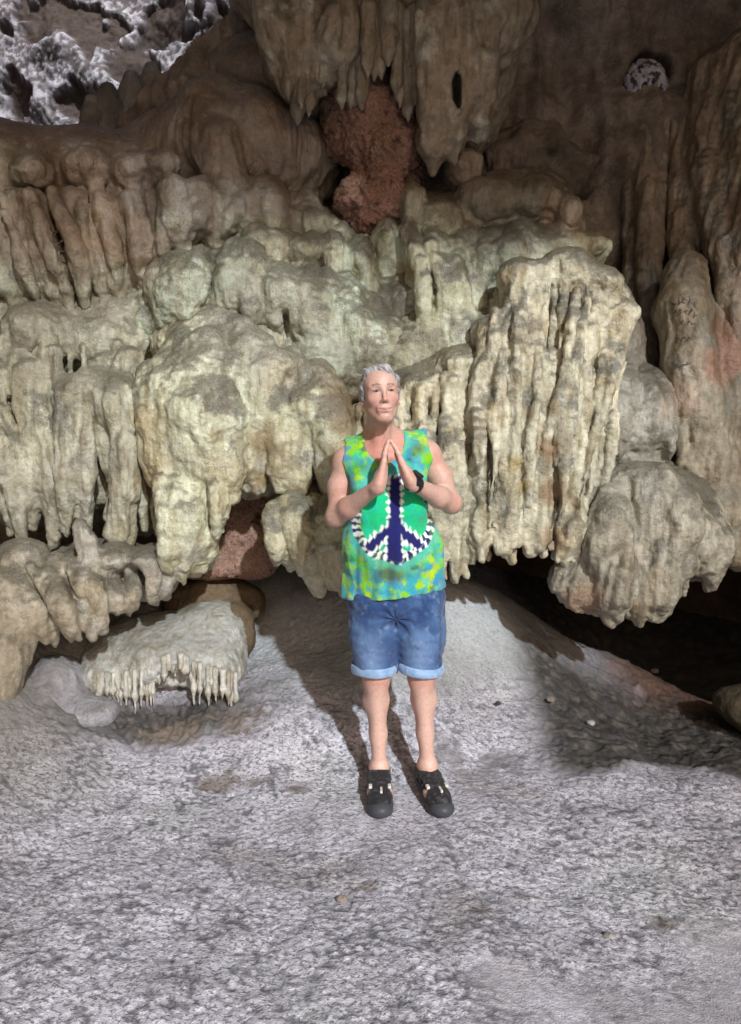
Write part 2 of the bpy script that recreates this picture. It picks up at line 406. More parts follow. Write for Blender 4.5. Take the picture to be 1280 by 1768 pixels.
for a, b, Y in [(640, 1200, 3.2), (640, 1100, 3.55), (640, 1010, 3.88), (540, 1010, 3.98), (800, 1015, 3.75), (900, 1050, 3.9), (1000, 1110, 4.1), (1060, 1120, 4.2), (1150, 1175, 4.1), (1280, 1250, 3.7), (850, 1150, 3.5), (900, 1250, 3.2),
                (1000, 1300, 3.05), (440, 1190, 3.34), (520, 1220, 3.2), (420, 1110, 3.82), (350, 990, 4.1), (300, 1290, 3.05), (250, 1215, 3.35), (100, 1240, 3.05), (0, 1200, 3.0), (720, 1150, 3.35), (560, 1130, 3.62), (400, 1260, 3.08), (1100, 1250, 3.5), (340, 1200, 3.35)]:
    G.append(tuple(at(a, b, Y)))
G = np.array(G, float)
def _rbf(P): return np.sqrt(((P[:, None, :2] - G[None, :, :2]) ** 2).sum(2) + .03)
_A = _rbf(G); _n = len(G)
_W = np.linalg.solve(np.block([[_A - np.eye(_n) * .03, np.ones((_n, 1))], [np.ones((1, _n)), np.zeros((1, 1))]]), np.append(G[:, 2], 0))
def ground_z(x, y):
    P = np.stack([np.atleast_1d(x), np.atleast_1d(y)], 1).astype(float); z = np.empty(len(P))
    for i in range(0, len(P), 60000): z[i:i + 60000] = _rbf(P[i:i + 60000]) @ _W[:-1] + _W[-1]
    flat = np.exp(-((P[:, 0] - .08) ** 2 / .16 + (P[:, 1] - 2.68) ** 2 / .05))
    return z * (1 - flat) 
def steps(segs):
    r = []
    for a, b, d in segs: r += list(np.arange(a, b - 1e-9, d))
    return np.array(r + [segs[-1][1]])
gx = steps([(-60, -6, 3), (-6, -2.3, .05), (-2.3, -1.9, .02), (-1.9, 2.0, .0068), (2.0, 2.3, .02), (2.3, 6, .05), (6, 60, 3)])
gy = steps([(-60, -8, 3), (-8, .9, .08), (.9, 1.3, .02), (1.3, 3.9, .0058), (3.9, 4.6, .02), (4.6, 9, .06), (9, 60, 3)])
V, Q = sheet(gx, gy, lambda u, w: np.stack([u, w, u * 0], 1))
z = ground_z(V[:, 0], V[:, 1]); far = np.maximum(abs(V[:, 0]) - 6, 0) + np.maximum(-V[:, 1] - 8, 0)
P2 = V.copy(); rotp = P2.copy(); rotp[:, 0] = V[:, 0] * .85 - V[:, 1] * .5; rotp[:, 1] = V[:, 0] * .5 + V[:, 1] * .85
isl = np.exp(-((V[:, 0] - .08) ** 2 / .12 + (V[:, 1] - 2.66) ** 2 / .04))
rough_g = 1 - .75 * isl
soil_d = (sst(V[:, 0], .62, .85) * sst(V[:, 1] + .15 * pnoise(V, 3, 3), 2.78, 2.95)) * (1 - sst(V[:, 1], 3.6, 4.0) * (1 - sst(V[:, 0], 1.0, 1.5)))
soil2 = np.exp(-((V[:, 0] - .47) ** 2 / .05 + (V[:, 1] - 2.98) ** 2 / .012))
basin = np.exp(-(((V[:, 0] + .92) / .46) ** 4 + ((V[:, 1] - 3.2 - .12 * V[:, 0] - .11) / .17) ** 4))
wq = rotp + .012 * np.stack([pnoise(V, 25, 71), pnoise(V, 25, 72), V[:, 0] * 0], 1); w1 = worley(wq, 62, 5, (.66, 1, 1)); w2 = worley(wq, 34, 8, (.6, 1, 1)) * (.7 + .5 * sst(pnoise(V, 3, 88), -.3, .4))
nodv = 1 - sst(V[:, 0] * .5 - V[:, 1] + .35 * fbm(V, 2.5, 2, 2), -1.55, -1.25) * .8      # smoother trampled mud near the camera at the right
z = z + .05 * pnoise(V, .9, 1) * rough_g + .018 * fbm(V, 3, 11, 3) * rough_g + rough_g * nodv * (.010 * (.45 - w1) + .005 * (.45 - w2)) + .022 * soil_d * fbm(V, 11, 31, 3) + .03 * basin * fbm(V, 17, 3, 3)
z = z + .005 * fbm(V * np.array([1, 1, 0]) @ np.array([[.8, .6, 0], [-.6, .8, 0], [0, 0, 1]]), 8, 5, 2, (.35, 1, 1)) * rough_g
V[:, 2] = z
N = normals(V, Q); 
if N[:, 2].mean() < 0: Q = Q[:, ::-1]; N = -N
n1 = fbm(V, 1.6, 2, 3); n2 = fbm(V, 6, 3, 3); n3 = fbm(V, 22, 4, 2)
LAV = np.array([.61, .595, .68]); LAV2 = np.array([.48, .47, .53]); TAN = np.array([.36, .30, .25])
c = lerp(LAV, LAV2, sst(n2 + n1 * .5, -.2, .6) * .75)
c = lerp(c, TAN, sst(n1 + .4 * n2, .45, 1.0) * .25); c = lerp(c, c * np.array([.97, .99, .94]), sst(-n1, .1, .9))
c = lerp(c, np.array([.38, .40, .41]), sst(V[:, 2] + n2 * .05, .1, .28) * .9)        # mound: bare grey flowstone
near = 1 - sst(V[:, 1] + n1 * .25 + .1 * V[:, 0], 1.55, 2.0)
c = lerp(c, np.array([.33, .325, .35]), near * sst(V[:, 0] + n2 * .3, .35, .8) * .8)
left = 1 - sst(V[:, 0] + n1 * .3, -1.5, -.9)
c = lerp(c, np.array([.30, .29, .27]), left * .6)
sd = np.clip(soil_d * sst(n2 + n3 * .4, -1.5, -.7) + soil2 * .8 * sst(n3 + n2, -.6, .3) + basin * sst(n3 + n2, -1.9, -.9), 0, 1)
c = lerp(c, lerp(np.array([.032, .030, .026]), np.array([.105, .092, .074]), sst(n3, -.1, .7)), sd * .97)
ridge = np.exp(-((V[:, 1] - 3.95) ** 2 / .05)) * sst(V[:, 0], 1.1, 1.5)
c = lerp(c, np.array([.22, .12, .085]), ridge * .7)
for a, b, r in [(300, 1262, 40), (415, 1235, 30), (405, 1262, 18), (380, 1345, 34), (445, 1348, 20), (515, 1360, 18), (355, 1348, 14), (910, 1555, 16), (830, 1580, 20), (1150, 1600, 26), (400, 1175, 22), (640, 1530, 14)]:
    t = 3.0
    for _ in range(40): p = at(a, b, t); t += (p[2] - ground_z(p[0], p[1])[0]) * 1.0
    gp = p[0], p[1]
    d = np.sqrt(((V[:, 0] - gp[0]) / 1.6) ** 2 + ((V[:, 1] - gp[1]) * 1.2) ** 2) / mp(r, gp[1])
    c = lerp(c, np.array([.19, .15, .115]), (1 - sst(d + n3 * .7, .4, 1.2)) * .75)  # clay and dirt patches, plus a hole's shade painted brown on the left
wm = fbm(V, 9, 77, 2); crust = nodv * (1 - .8 * sst(V[:, 2], .08, .25)) * (1 - .6 * sd) * rough_g
c = lerp(c, np.array([.13, .13, .15]), sst(w1 * .85 + w2 * .2 + wm * .22, .56, .86) * crust * .8)
c = lerp(c, c * 1.22, (1 - sst(w1, .15, .45)) * crust * .8)
net = 1.0 * nodv * (1 - .65 * sst(V[:, 2], .1, .3)) * (1 - sd) * (1 - .5 * near * sst(V[:, 0], .2, .7))
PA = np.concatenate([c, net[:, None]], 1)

m, nt, b = newmat('calcite_crust_ground'); M_GROUND = m
pos = nd(nt, 'ShaderNodeNewGeometry').outputs['Position']; atn = nd(nt, 'ShaderNodeAttribute', attribute_name='paint')
mpn = nd(nt, 'ShaderNodeMapping'); mpn.inputs['Rotation'].default_value = (0, 0, math.radians(28)); mpn.inputs['Scale'].default_value = (.7, 1.05, 1); nt.links.new(pos, mpn.inputs[0])
wrp = nd(nt, 'ShaderNodeTexNoise'); wrp.inputs['Scale'].default_value = 30; wrp.inputs['Detail'].default_value = 3; nt.links.new(mpn.outputs[0], wrp.inputs['Vector'])
wv = nd(nt, 'ShaderNodeVectorMath', operation='MULTIPLY_ADD'); nt.links.new(wrp.outputs['Color'], wv.inputs[0]); wv.inputs[1].default_value = (.05, .05, .05); nt.links.new(mpn.outputs[0], wv.inputs[2])
def vor(scale):
    v = nd(nt, 'ShaderNodeTexVoronoi', feature='DISTANCE_TO_EDGE'); v.inputs['Scale'].default_value = scale; nt.links.new(wv.outputs[0], v.inputs['Vector']); return v.outputs['Distance']
v1 = vor(52); v2 = vor(95); nb = noise_n(nt, pos, 60, 5, .7); nb2 = noise_n(nt, pos, 170, 3, .7); nb3 = noise_n(nt, pos, 9, 4, .6)
e1 = ramp_n(nt, v1, 0.0, 0.20, (.7, .7, .7, 1), (0, 0, 0, 1)); e2 = ramp_n(nt, v2, 0.0, 0.16, (.7, .7, .7, 1), (0, 0, 0, 1))
ed = math_n(nt, 'MAXIMUM', e1, math_n(nt, 'MULTIPLY', e2, .6))
ed = math_n(nt, 'MULTIPLY', ed, ramp_n(nt, nb, .36, .56)); ed = math_n(nt, 'MULTIPLY', ed, ramp_n(nt, nb3, .3, .55))
nb4 = noise_n(nt, mpn.outputs[0], 105, 4, .6); pit = ramp_n(nt, nb4, .52, .60)
ed = math_n(nt, 'MAXIMUM', ed, math_n(nt, 'MULTIPLY', pit, .85))
ed = math_n(nt, 'MULTIPLY', ed, atn.outputs['Alpha'])
var = ramp_n(nt, nb, .3, .7, (.78, .78, .78, 1), (1.22, 1.22, 1.22, 1))
cc = mix_n(nt, 1.0, atn.outputs['Color'], var, 'MULTIPLY')
cc = mix_n(nt, math_n(nt, 'MULTIPLY', ed, .84), cc, (.065, .062, .072, 1))
nt.links.new(cc, b.inputs['Base Color']); b.inputs['Roughness'].default_value = .72; b.inputs['Specular IOR Level'].default_value = .35
hh = math_n(nt, 'SUBTRACT', math_n(nt, 'MULTIPLY', nb, .8), math_n(nt, 'MULTIPLY', ed, .35)); hh = math_n(nt, 'ADD', hh, math_n(nt, 'MULTIPLY', nb2, .6))
bp = nd(nt, 'ShaderNodeBump'); bp.inputs['Strength'].default_value = .75; bp.inputs['Distance'].default_value = .012; nt.links.new(hh, bp.inputs['Height']); nt.links.new(bp.outputs[0], b.inputs['Normal'])
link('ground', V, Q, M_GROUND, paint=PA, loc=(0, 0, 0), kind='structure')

# ---- back wall behind the formations
def wall_pts(u, w):
    P = np.stack([u, u * 0, w], 1)
    y = 4.35 + .35 * fbm(P, .8, 3, 3) + .07 * fbm(P, 3.5, 8, 3) + .05 * pnoise(P, 9, 4, (1, 1, .12)) + .03 * pnoise(P, 20, 5, (1, 1, .1)) + .012 * fbm(P, 25, 9, 2)
    y = y + .10 * np.maximum(u - .9, 0) - .25 * sst(u, 1.7, 2.4) - 1.9 * sst(abs(u), 2.4, 4.6)
    y = y + .9 * (1 - sst(w, .62, 1.05)) * sst(u, .3, .9)        # undercut below the right side
    hc_ = at(1112, 135, 4.5); y = y + .25 * sst(.115 - np.sqrt((u - hc_[0]) ** 2 + (w - hc_[2]) ** 2), 0, .04)
    y = y - .35 * sst(w, 3.2, 5.2) - .33 * sst(w, .95, 1.3) * (1 - sst(w, 2.3, 2.8)) * (1 - sst(u, .9, 1.5))
    return np.stack([u, y, w], 1)
V, Q = sheet(steps([(-4.6, -2, .05), (-2, 2.6, .014), (2.6, 4.6, .05)]), steps([(.55, .9, .03), (.9, 4.2, .014), (4.2, 5.6, .05)]), wall_pts)
ridge_z = np.interp(V[:, 0], [-5, -2.0, -1.45, -1.1, -.75, -.6, 5], [2.6, 2.75, 2.85, 3.15, 3.5, 9, 9])
keep = (V[Q, 2] < ridge_z[Q]).all(1); Q = Q[keep]
N = normals(V, Q)
if N[:, 1].mean() > 0: Q = Q[:, ::-1]; N = -N
P = paint_plain(V, N, 3, a=np.array([.27, .23, .20]), b=np.array([.18, .145, .12]), grit=.5)
P2_ = paint_flow(V, N, 3, base=OCHRE, alt=GREY, upper=False, stains=False); _t = sst(V[:, 2], .6, 1.0) * (1 - sst(V[:, 2], 2.2, 2.7)) * (1 - sst(V[:, 0], 1.0, 1.6)); P = P * (1 - _t[:, None]) + P2_ * _t[:, None]
_hole_shade = sst(.135 - np.sqrt((V[:, 0] - at(1112, 135, 4.5)[0]) ** 2 + (V[:, 2] - at(1112, 135, 4.5)[2]) ** 2), 0, .05); P[:, :3] *= (1 - .85 * _hole_shade)[:, None]  # shade of the hole darkened into the wall colour around the recess
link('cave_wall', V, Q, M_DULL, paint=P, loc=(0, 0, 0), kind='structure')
del V, Q, N, P
# deep rear of the cave behind the undercut
V, Q = sheet(steps([(-5, 5, .12)]), steps([(-1.2, 5.6, .12)]), lambda u, w: np.stack([u, 8.2 - .12 * u * u + .5 * fbm(np.stack([u, u * 0, w], 1), .9, 6, 3), w], 1))
link('rear_wall', V, Q[:, ::-1], M_DULL, paint=paint_plain(V, V, 5, a=BROWN, b=DARK), loc=(0, 0, 0), kind='structure')
# side walls
for s, nm in ((-1, 'left_wall'), (1, 'right_wall')):
    V, Q = sheet(steps([(-3.5 if s < 0 else .3, 9, .1)]), steps([(-1.2, 5.8, .1)]), lambda u, w: np.stack([s * (4.1 - .25 * np.maximum(1 - abs(w - 2.5) / 3, 0) + .45 * fbm(np.stack([u, w * 0 + s, w], 1), .8, 9, 4)), u, w], 1))
    link(nm, V, Q if s > 0 else Q[:, ::-1], M_DULL, paint=paint_plain(V, V, 7, a=np.array([.30, .17, .10]), b=BROWN), loc=(0, 0, 0), kind='structure')
# roof with an open skylight over the far left
def roof_pts(u, w):
    P = np.stack([u, w, u * 0], 1)
    return np.stack([u, w + (.3 * fbm(P, 1.3, 4, 3) + .5 * (1 - sst(u, .9, 1.7))) * (w < 1.2), 4.95 + .25 * fbm(P, .9, 2, 3) + .5 * (1 - sst(w, ROOF_Y, ROOF_Y + .4)) * 0, ], 1)
ROOF_Y = .15
V, Q = sheet(steps([(-5, 5, .09)]), steps([(ROOF_Y, 9, .09)]), roof_pts)
cx = V[Q].mean(1)
hole = ((cx[:, 0] + 1.7) / 1.9) ** 2 + ((cx[:, 1] - 4.85) / 1.5) ** 2 + .35 * fbm(cx, 1.8, 12, 2) < 1
Q = Q[~hole]
# unseen stalactite fringe added on the roof lip to soften its shadow edge
r2 = random.Random(3); FV = [V]; FQ = [Q]; nb_ = len(V)
for i in range(210):
    x = -4.8 + 9.6 * i / 209 + r2.uniform(-.02, .02); y = ROOF_Y + .12 + r2.uniform(-.1, .3) + (.5 if x < 1.3 else 0); r = r2.uniform(.025, .05); Ls = r2.uniform(.15, 1.0) * (1 + .3 * math.sin(x * 2.1))
    rings = []
    for t in (0, .35, .7, 1):
        for q in range(6):
            rings.append((x + r * (1 - t * .9) * math.cos(q * 1.047) + .02 * math.sin(t * 5 + i), y + r * (1 - t * .9) * math.sin(q * 1.047), 5.05 - (Ls + .3) * t))
    FV.append(np.array(rings)); FQ.append(np.array([(nb_ + a * 6 + q, nb_ + a * 6 + (q + 1) % 6, nb_ + a * 6 + 6 + (q + 1) % 6, nb_ + a * 6 + 6 + q)[::-1] for a in range(3) for q in range(6)])); nb_ += 24
V = np.concatenate(FV); Q = np.concatenate([FQ[0][:, ::-1]] + FQ[1:])[:, ::-1]
link('cave_roof', V, Q[:, ::-1], M_DULL, paint=paint_plain(V, V, 9, a=np.array([.30, .18, .11]), b=BROWN), loc=(0, 0, 0), kind='structure')

# ---- far pitted ceiling rock lit through the skylight
def far_pts(u, w):
    P = np.stack([u, u * 0, w], 1)
    y = 6.5 - .25 * (w - 3.2) + .28 * fbm(P, 1.4, 21, 2) + .05 * fbm(P, 4.5, 23, 2)
    return np.stack([u, y - .015 * (.6 - worley(P, 6, 3)) - .014 * (.5 - worley(P, 15, 4)) - .007 * (.5 - worley(P, 34, 4)), w], 1)
V, Q = sheet(steps([(-4.4, .2, .014)]), steps([(2.7, 5.3, .014)]), far_pts)
N = normals(V, Q)
if N[:, 1].mean() > 0: Q = Q[:, ::-1]; N = -N
P0 = V * np.array([1, 0, 1])
hollow = sst(fbm(P0, 1.7, 33, 3) + .25 * fbm(P0, 7, 34, 2), .35, .5)
for a, b, r in [(95, 35, 34), (60, 45, 30), (150, 45, 24), (225, 100, 40), (205, 120, 24), (15, 150, 34), (110, 165, 30), (165, 175, 30), (205, 172, 22), (380, 60, 30)]:
    q_ = at(a, b, 6.2); d = np.sqrt((V[:, 0] - q_[0]) ** 2 + (V[:, 2] - q_[2]) ** 2) / mp(r, 6.2); hollow = np.maximum(hollow, 1 - sst(d + .5 * fbm(P0, 5, 38, 3), .7, 1.0))
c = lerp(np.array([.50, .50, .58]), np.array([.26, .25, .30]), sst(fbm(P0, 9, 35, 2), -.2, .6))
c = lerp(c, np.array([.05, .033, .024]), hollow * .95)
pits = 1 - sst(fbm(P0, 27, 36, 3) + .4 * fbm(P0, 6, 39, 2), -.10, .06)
c = lerp(c, np.array([.09, .07, .07]), pits * .85)  # relief is slight, so the shade of pits and hollows sits in the colour
V = V + np.array([0, .09, .0]) * hollow[:, None] + np.array([0, .012, 0]) * pits[:, None]
link('pitted_ceiling_rock', V, Q, M_DULL, paint=np.concatenate([c, np.full((len(c), 1), .35)], 1), label='bright bluish white pitted rock with brown hollows beyond the dark ridge', category='rock')

# ---- A: hanging block at the top with its small stalactites
S = Sdf()
epx(S, 540, -20, 4.0, 105, 120, .35); epx(S, 520, 100, 3.95, 60, 90, .22); epx(S, 805, 60, 3.95, 85, 190, .28); epx(S, 660, -20, 3.98, 240, 90, .33); epx(S, 645, 50, 3.95, 160, 62, .27)
curtain(S, rng, [(450, -20, 3.75), (600, -20, 3.75)], [(475, 110, 3.8), (515, 225, 3.8), (560, 150, 3.85)], 7, 20, k=.05, jit=8, wig=.1, short=.1)
curtain(S, rng, [(740, -20, 3.7), (880, -20, 3.72)], [(742, 300, 3.8), (790, 285, 3.78), (830, 240, 3.8), (875, 120, 3.85)], 9, 24, k=.06, jit=8, wig=.08, short=.1)
S.ell(at(787, 160, 3.69), (.025, .12, .09), .015, -1); S.ell(at(790, 185, 3.69), (.012, .1, .05), .01, -1)
blk = build('hanging_block', S, M_FLOW, 'massive grey brown hanging block across the top, a dark slit in its right side', 'rock formation', seed=11, rough=dict(flute=.014, lump=.02), base=np.array([.27, .235, .19]), alt=np.array([.21, .185, .155]), stains=False, upper=False, grit=.25, h=.013)
for i in range(22):
    px = 500 + i * 11.4 + rng.uniform(-3, 3); L = rng.uniform(80, 150) * (.8 + .3 * math.sin(i * .8))
    top = 20 + rng.uniform(-10, 10); bot = min(top + 45 + L, 190 if 600 < px < 700 else 215); r = rng.uniform(8, 14); Y = 3.74 + rng.uniform(-.04, .05)
    S = Sdf(); colpx(S, [(px, top, Y, r * 1.3), (px + 2, (top + bot) / 2, Y, r), (px + rng.uniform(-3, 3), bot - 25, Y, r * .8), (px, bot, Y, r * .2)])
    build('stalactite', S, M_FLOW, parent=blk, h=.009, seed=40 + i, rough=dict(flute=.004, lump=.006, fine=.001), base=np.array([.30, .26, .21]), alt=np.array([.21, .185, .155]), stains=False, upper=False, grit=.2)

# ---- B: red breccia
def paint_red(V, N, seed=1, **_):
    n1 = fbm(V, 5, seed, 3); n2 = fbm(V, 17, seed + 3, 3)
    c = lerp(RED, np.array([.30, .19, .14]), sst(n1, -.2, .6)); c = lerp(c, np.array([.38, .30, .23]), sst(n2, .25, .8) * .6); c = lerp(c, np.array([.07, .04, .03]), 1 - sst(n2, -.75, -.3))
    return np.concatenate([c, np.full((len(V), 1), .45)], 1)
S = Sdf(); epx(S, 650, 215, 3.92, 84, 82, .2, .06); epx(S, 672, 285, 3.9, 62, 64, .2, .06); epx(S, 620, 180, 3.95, 52, 50, .2); epx(S, 700, 225, 3.95, 40, 60, .2)
epx(S, 630, 350, 3.88, 50, 48, .17, .05); epx(S, 662, 335, 3.88, 38, 40, .16, .05); epx(S, 632, 392, 3.85, 26, 26, .1, .04)
S.ell(at(640, 305, 3.7), (.14, .05, .025), .03, -1); S.ell(at(595, 320, 3.72), (.05, .06, .03), .03, -1)
build('red_boulder', S, M_RED, 'irregular pinkish brown conglomerate rock tapering down into the cleft under the stalactites', 'rock', seed=21, paint=paint_red, rough=dict(flute=0, lump=.085, pop=.05, fine=.008), h=.010)

# ---- C: upper left shelf
S = Sdf()
epx(S, 130, 330, 4.0, 230, 95, .35); epx(S, 400, 280, 4.1, 180, 95, .4); epx(S, 30, 420, 3.95, 200, 110, .32); epx(S, 480, 320, 4.15, 70, 90, .3); epx(S, -60, 320, 3.9, 160, 110, .35); epx(S, 330, 400, 4.0, 260, 70, .3)
epx(S, 470, 160, 4.2, 90, 90, .25); epx(S, 400, 130, 4.3, 60, 60, .2); epx(S, 380, 200, 4.0, 60, 60, .2); epx(S, 450, 240, 3.95, 60, 70, .22)
curtain(S, rng, [(-160, 330, 3.6), (60, 330, 3.6), (290, 340, 3.7)], [(-160, 535, 3.62), (60, 535, 3.62), (180, 525, 3.65), (290, 480, 3.72)], 34, 13, k=.016, jit=8, tip=.8, wig=.25, short=.1)
curtain(S, rng, [(290, 360, 3.7), (450, 330, 3.8), (560, 370, 3.85)], [(300, 440, 3.72), (420, 400, 3.78), (565, 410, 3.88)], 15, 17, k=.022, jit=15, tip=.6)
for a, b, r in [(60, 300, 35), (150, 290, 40), (230, 300, 38), (120, 360, 30), (210, 370, 30), (280, 290, 34), (350, 330, 28)]: epx(S, a, b, 3.72, r, r * .8, .12, .05)
colpx(S, [(300, 330, 3.62, 27), (305, 380, 3.62, 22), (318, 440, 3.66, 13)], .03)
colpx(S, [(350, 190, 3.95, 40), (375, 260, 3.8, 38), (400, 330, 3.78, 28), (425, 370, 3.8, 18)], .06)
colpx(S, [(370, 350, 3.7, 24), (375, 420, 3.72, 20)], .03)
epx(S, 60, 470, 3.78, 250, 55, .17, .06)
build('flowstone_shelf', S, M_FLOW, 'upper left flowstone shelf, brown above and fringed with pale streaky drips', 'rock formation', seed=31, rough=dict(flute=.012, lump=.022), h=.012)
# ---- P: stumps along the ridge
for i, (a, b, Y, r) in enumerate([(160, 205, 4.3, 22), (188, 190, 4.35, 26), (228, 165, 4.4, 22), (262, 150, 4.4, 19), (290, 172, 4.3, 17), (318, 140, 4.35, 20), (352, 118, 4.4, 22)]):
    S = Sdf(); colpx(S, [(a, b - 30, Y, r * .6), (a + 2, b, Y, r), (a, b + 45, Y, r * 1.25)], .03)
    o = build('stalagmite', S, M_DULL, ['blunt stalagmite at the left end of the ridge row', 'widest pale stump in the ridge row, beside the left end one', 'third stump from the left on the ridge, below a brown hollow', 'slim stump in the middle of the ridge row', 'shortest stump of the ridge row, right of the slim one', 'dark stump in the shade of the ridge, second from its right end', 'right end stump of the ridge row, against the dark gap'][i], 'stalagmite', seed=60 + i, paint=paint_plain, rough=dict(flute=.004, lump=.02), group='stumps along the ridge', a=np.array([.20, .20, .19]), b=np.array([.12, .11, .10]))

# ---- D: popcorn band in the middle
S = Sdf()
epx(S, 530, 425, 3.95, 105, 38, .28); epx(S, 440, 410, 3.95, 45, 25, .2); epx(S, 600, 440, 3.9, 50, 50, .22)
epx(S, 450, 510, 3.85, 190, 62, .38); epx(S, 320, 490, 3.8, 80, 45, .3); epx(S, 590, 560, 3.75, 75, 80, .32); epx(S, 700, 530, 3.85, 90, 60, .3); epx(S, 640, 600, 3.7, 80, 70, .28); epx(S, 330, 530, 3.75, 70, 60, .25); epx(S, 560, 640, 3.62, 70, 60, .25)
curtain(S, rng, [(290, 450, 3.62), (430, 440, 3.6), (600, 500, 3.6)], [(270, 560, 3.6), (430, 560, 3.6), (620, 620, 3.55)], 22, 17, k=.035, jit=16, tip=.8, bulge=.2)
curtain(S, rng, [(420, 400, 3.75), (630, 410, 3.75)], [(420, 440, 3.72), (640, 500, 3.72)], 16, 14, k=.03, jit=10, tip=.7, bulge=.3)
epx(S, 560, 640, 3.72, 150, 80, .3); epx(S, 400, 560, 3.8, 200, 70, .3); epx(S, 250, 560, 3.85, 120, 70, .3)
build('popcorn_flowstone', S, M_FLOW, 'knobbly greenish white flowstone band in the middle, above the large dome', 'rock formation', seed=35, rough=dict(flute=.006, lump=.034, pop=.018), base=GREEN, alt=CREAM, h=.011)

# ---- I: stepped cluster right of the red boulder
S = Sdf()
epx(S, 880, 390, 4.05, 120, 85, .32); epx(S, 800, 420, 3.95, 90, 80, .28); epx(S, 800, 530, 3.85, 110, 60, .28); epx(S, 930, 440, 3.95, 80, 50, .25); epx(S, 740, 430, 3.95, 45, 90, .2)
for a, b, r, q, Y in [(800, 292, 30, 30, 3.85), (975, 375, 27, 36, 3.8), (1020, 428, 30, 24, 3.75), (712, 352, 22, 32, 3.8), (665, 420, 24, 42, 3.8), (845, 350, 60, 40, 3.8), (920, 345, 45, 38, 3.8), (760, 390, 40, 40, 3.78)]: epx(S, a, b, Y, r, q, .12, .04)
curtain(S, rng, [(700, 400, 3.72), (760, 400, 3.72)], [(725, 560, 3.62), (790, 590, 3.6)], 6, 15, k=.018, jit=14, tip=.7)
curtain(S, rng, [(770, 400, 3.75), (1000, 400, 3.78)], [(790, 560, 3.65), (860, 470, 3.7), (1000, 450, 3.75)], 15, 17, k=.022, jit=12, tip=.8)
colpx(S, [(715, 340, 3.78, 18), (712, 400, 3.72, 14), (720, 480, 3.68, 15), (735, 560, 3.64, 14)], .02)
epx(S, 790, 600, 3.74, 130, 75, .3); epx(S, 690, 620, 3.74, 90, 70, .3); epx(S, 900, 480, 3.85, 130, 70, .3); epx(S, 680, 480, 3.9, 60, 90, .25)
build('stepped_flowstone', S, M_FLOW, 'stepped flowstone mound with dark speckled top and round knobs, right of the red boulder', 'rock formation', seed=37, rough=dict(flute=.012, lump=.02, pop=.006), h=.011)
S = Sdf(); epx(S, 925, 270, 4.25, 60, 42, .22); epx(S, 865, 285, 4.2, 46, 38, .2); epx(S, 990, 300, 4.25, 44, 40, .2); epx(S, 900, 330, 4.2, 90, 40, .2)
build('dark_boulder', S, M_DULL, 'low dark boulder sitting behind the knobs of the stepped mound', 'rock', seed=39, paint=paint_plain, rough=dict(flute=.012, lump=.09), a=np.array([.17, .14, .12]), b=np.array([.10, .085, .07]))

# ---- E: left columns
S = Sdf()
epx(S, 80, 610, 3.85, 210, 90, .34); epx(S, 80, 760, 3.85, 210, 160, .28); epx(S, -120, 700, 3.8, 160, 200, .3); epx(S, 210, 600, 3.75, 60, 70, .25)
epx(S, 55, 570, 3.55, 46, 44, .16); epx(S, 150, 590, 3.62, 110, 50, .2)
curtain(S, rng, [(-180, 590, 3.5), (0, 600, 3.45), (235, 620, 3.5)], [(-180, 900, 3.42), (0, 900, 3.42), (90, 930, 3.4), (240, 900, 3.42)], 26, 15, k=.018, jit=22, tip=.6, wig=.5, bulge=.3)
colpx(S, [(128, 670, 3.4, 20), (122, 720, 3.38, 17), (135, 800, 3.36, 18), (140, 860, 3.38, 16), (145, 900, 3.4, 12)], .015)
colpx(S, [(215, 680, 3.42, 24), (218, 760, 3.36, 24), (216, 850, 3.36, 26), (208, 920, 3.38, 24), (212, 950, 3.4, 12)], .015)
colpx(S, [(50, 640, 3.42, 20), (62, 740, 3.4, 18), (100, 860, 3.38, 19), (98, 920, 3.4, 12)], .015)
epx(S, 160, 670, 3.45, 55, 30, .12, .04); epx(S, 205, 700, 3.42, 35, 50, .12, .04)
epx(S, 60, 550, 3.78, 260, 60, .26); epx(S, 230, 560, 3.78, 80, 60, .24); epx(S, 250, 780, 3.75, 50, 150, .17, .05); epx(S, 40, 820, 3.62, 220, 75, .17, .06)
build('flowstone_columns', S, M_FLOW, 'row of wavy grey green flowstone columns against the left wall', 'rock formation', seed=41, rough=dict(flute=.013, lump=.018, pop=.005), base=np.array([.44, .435, .35]), alt=np.array([.38, .375, .31]), h=.011)

# ---- F: big central dome
S = Sdf()
epx(S, 400, 600, 3.75, 135, 90, .4); epx(S, 420, 730, 3.7, 150, 130, .33); epx(S, 290, 700, 3.65, 55, 70, .28); epx(S, 540, 720, 3.68, 70, 100, .25); epx(S, 630, 760, 3.7, 80, 130, .22)
curtain(S, rng, [(270, 660, 3.42), (330, 600, 3.42), (420, 570, 3.42), (580, 680, 3.42)], [(285, 860, 3.32), (340, 850, 3.32), (400, 850, 3.34), (440, 850, 3.34), (500, 850, 3.34), (600, 870, 3.38)], 14, 30, k=.04, jit=12, tip=.55, wig=.25, short=.1)
curtain(S, rng, [(255, 660, 3.36), (340, 640, 3.34), (390, 660, 3.34)], [(268, 860, 3.28), (350, 860, 3.28), (388, 840, 3.3)], 6, 26, k=.025, jit=14, tip=.8)
epx(S, 325, 880, 3.45, 62, 90, .2, .06); epx(S, 330, 950, 3.42, 48, 45, .14, .05)
curtain(S, rng, [(275, 820, 3.28), (380, 820, 3.28)], [(292, 1000, 3.3), (325, 1000, 3.3), (385, 925, 3.32)], 8, 19, k=.018, jit=10, tip=.6, short=.05)
for a, b, r in [(275, 680, 36), (330, 660, 30), (400, 650, 40), (480, 640, 40), (300, 760, 26), (345, 740, 24), (520, 700, 34)]: epx(S, a, b, 3.38, r, r * .9, .1, .045)
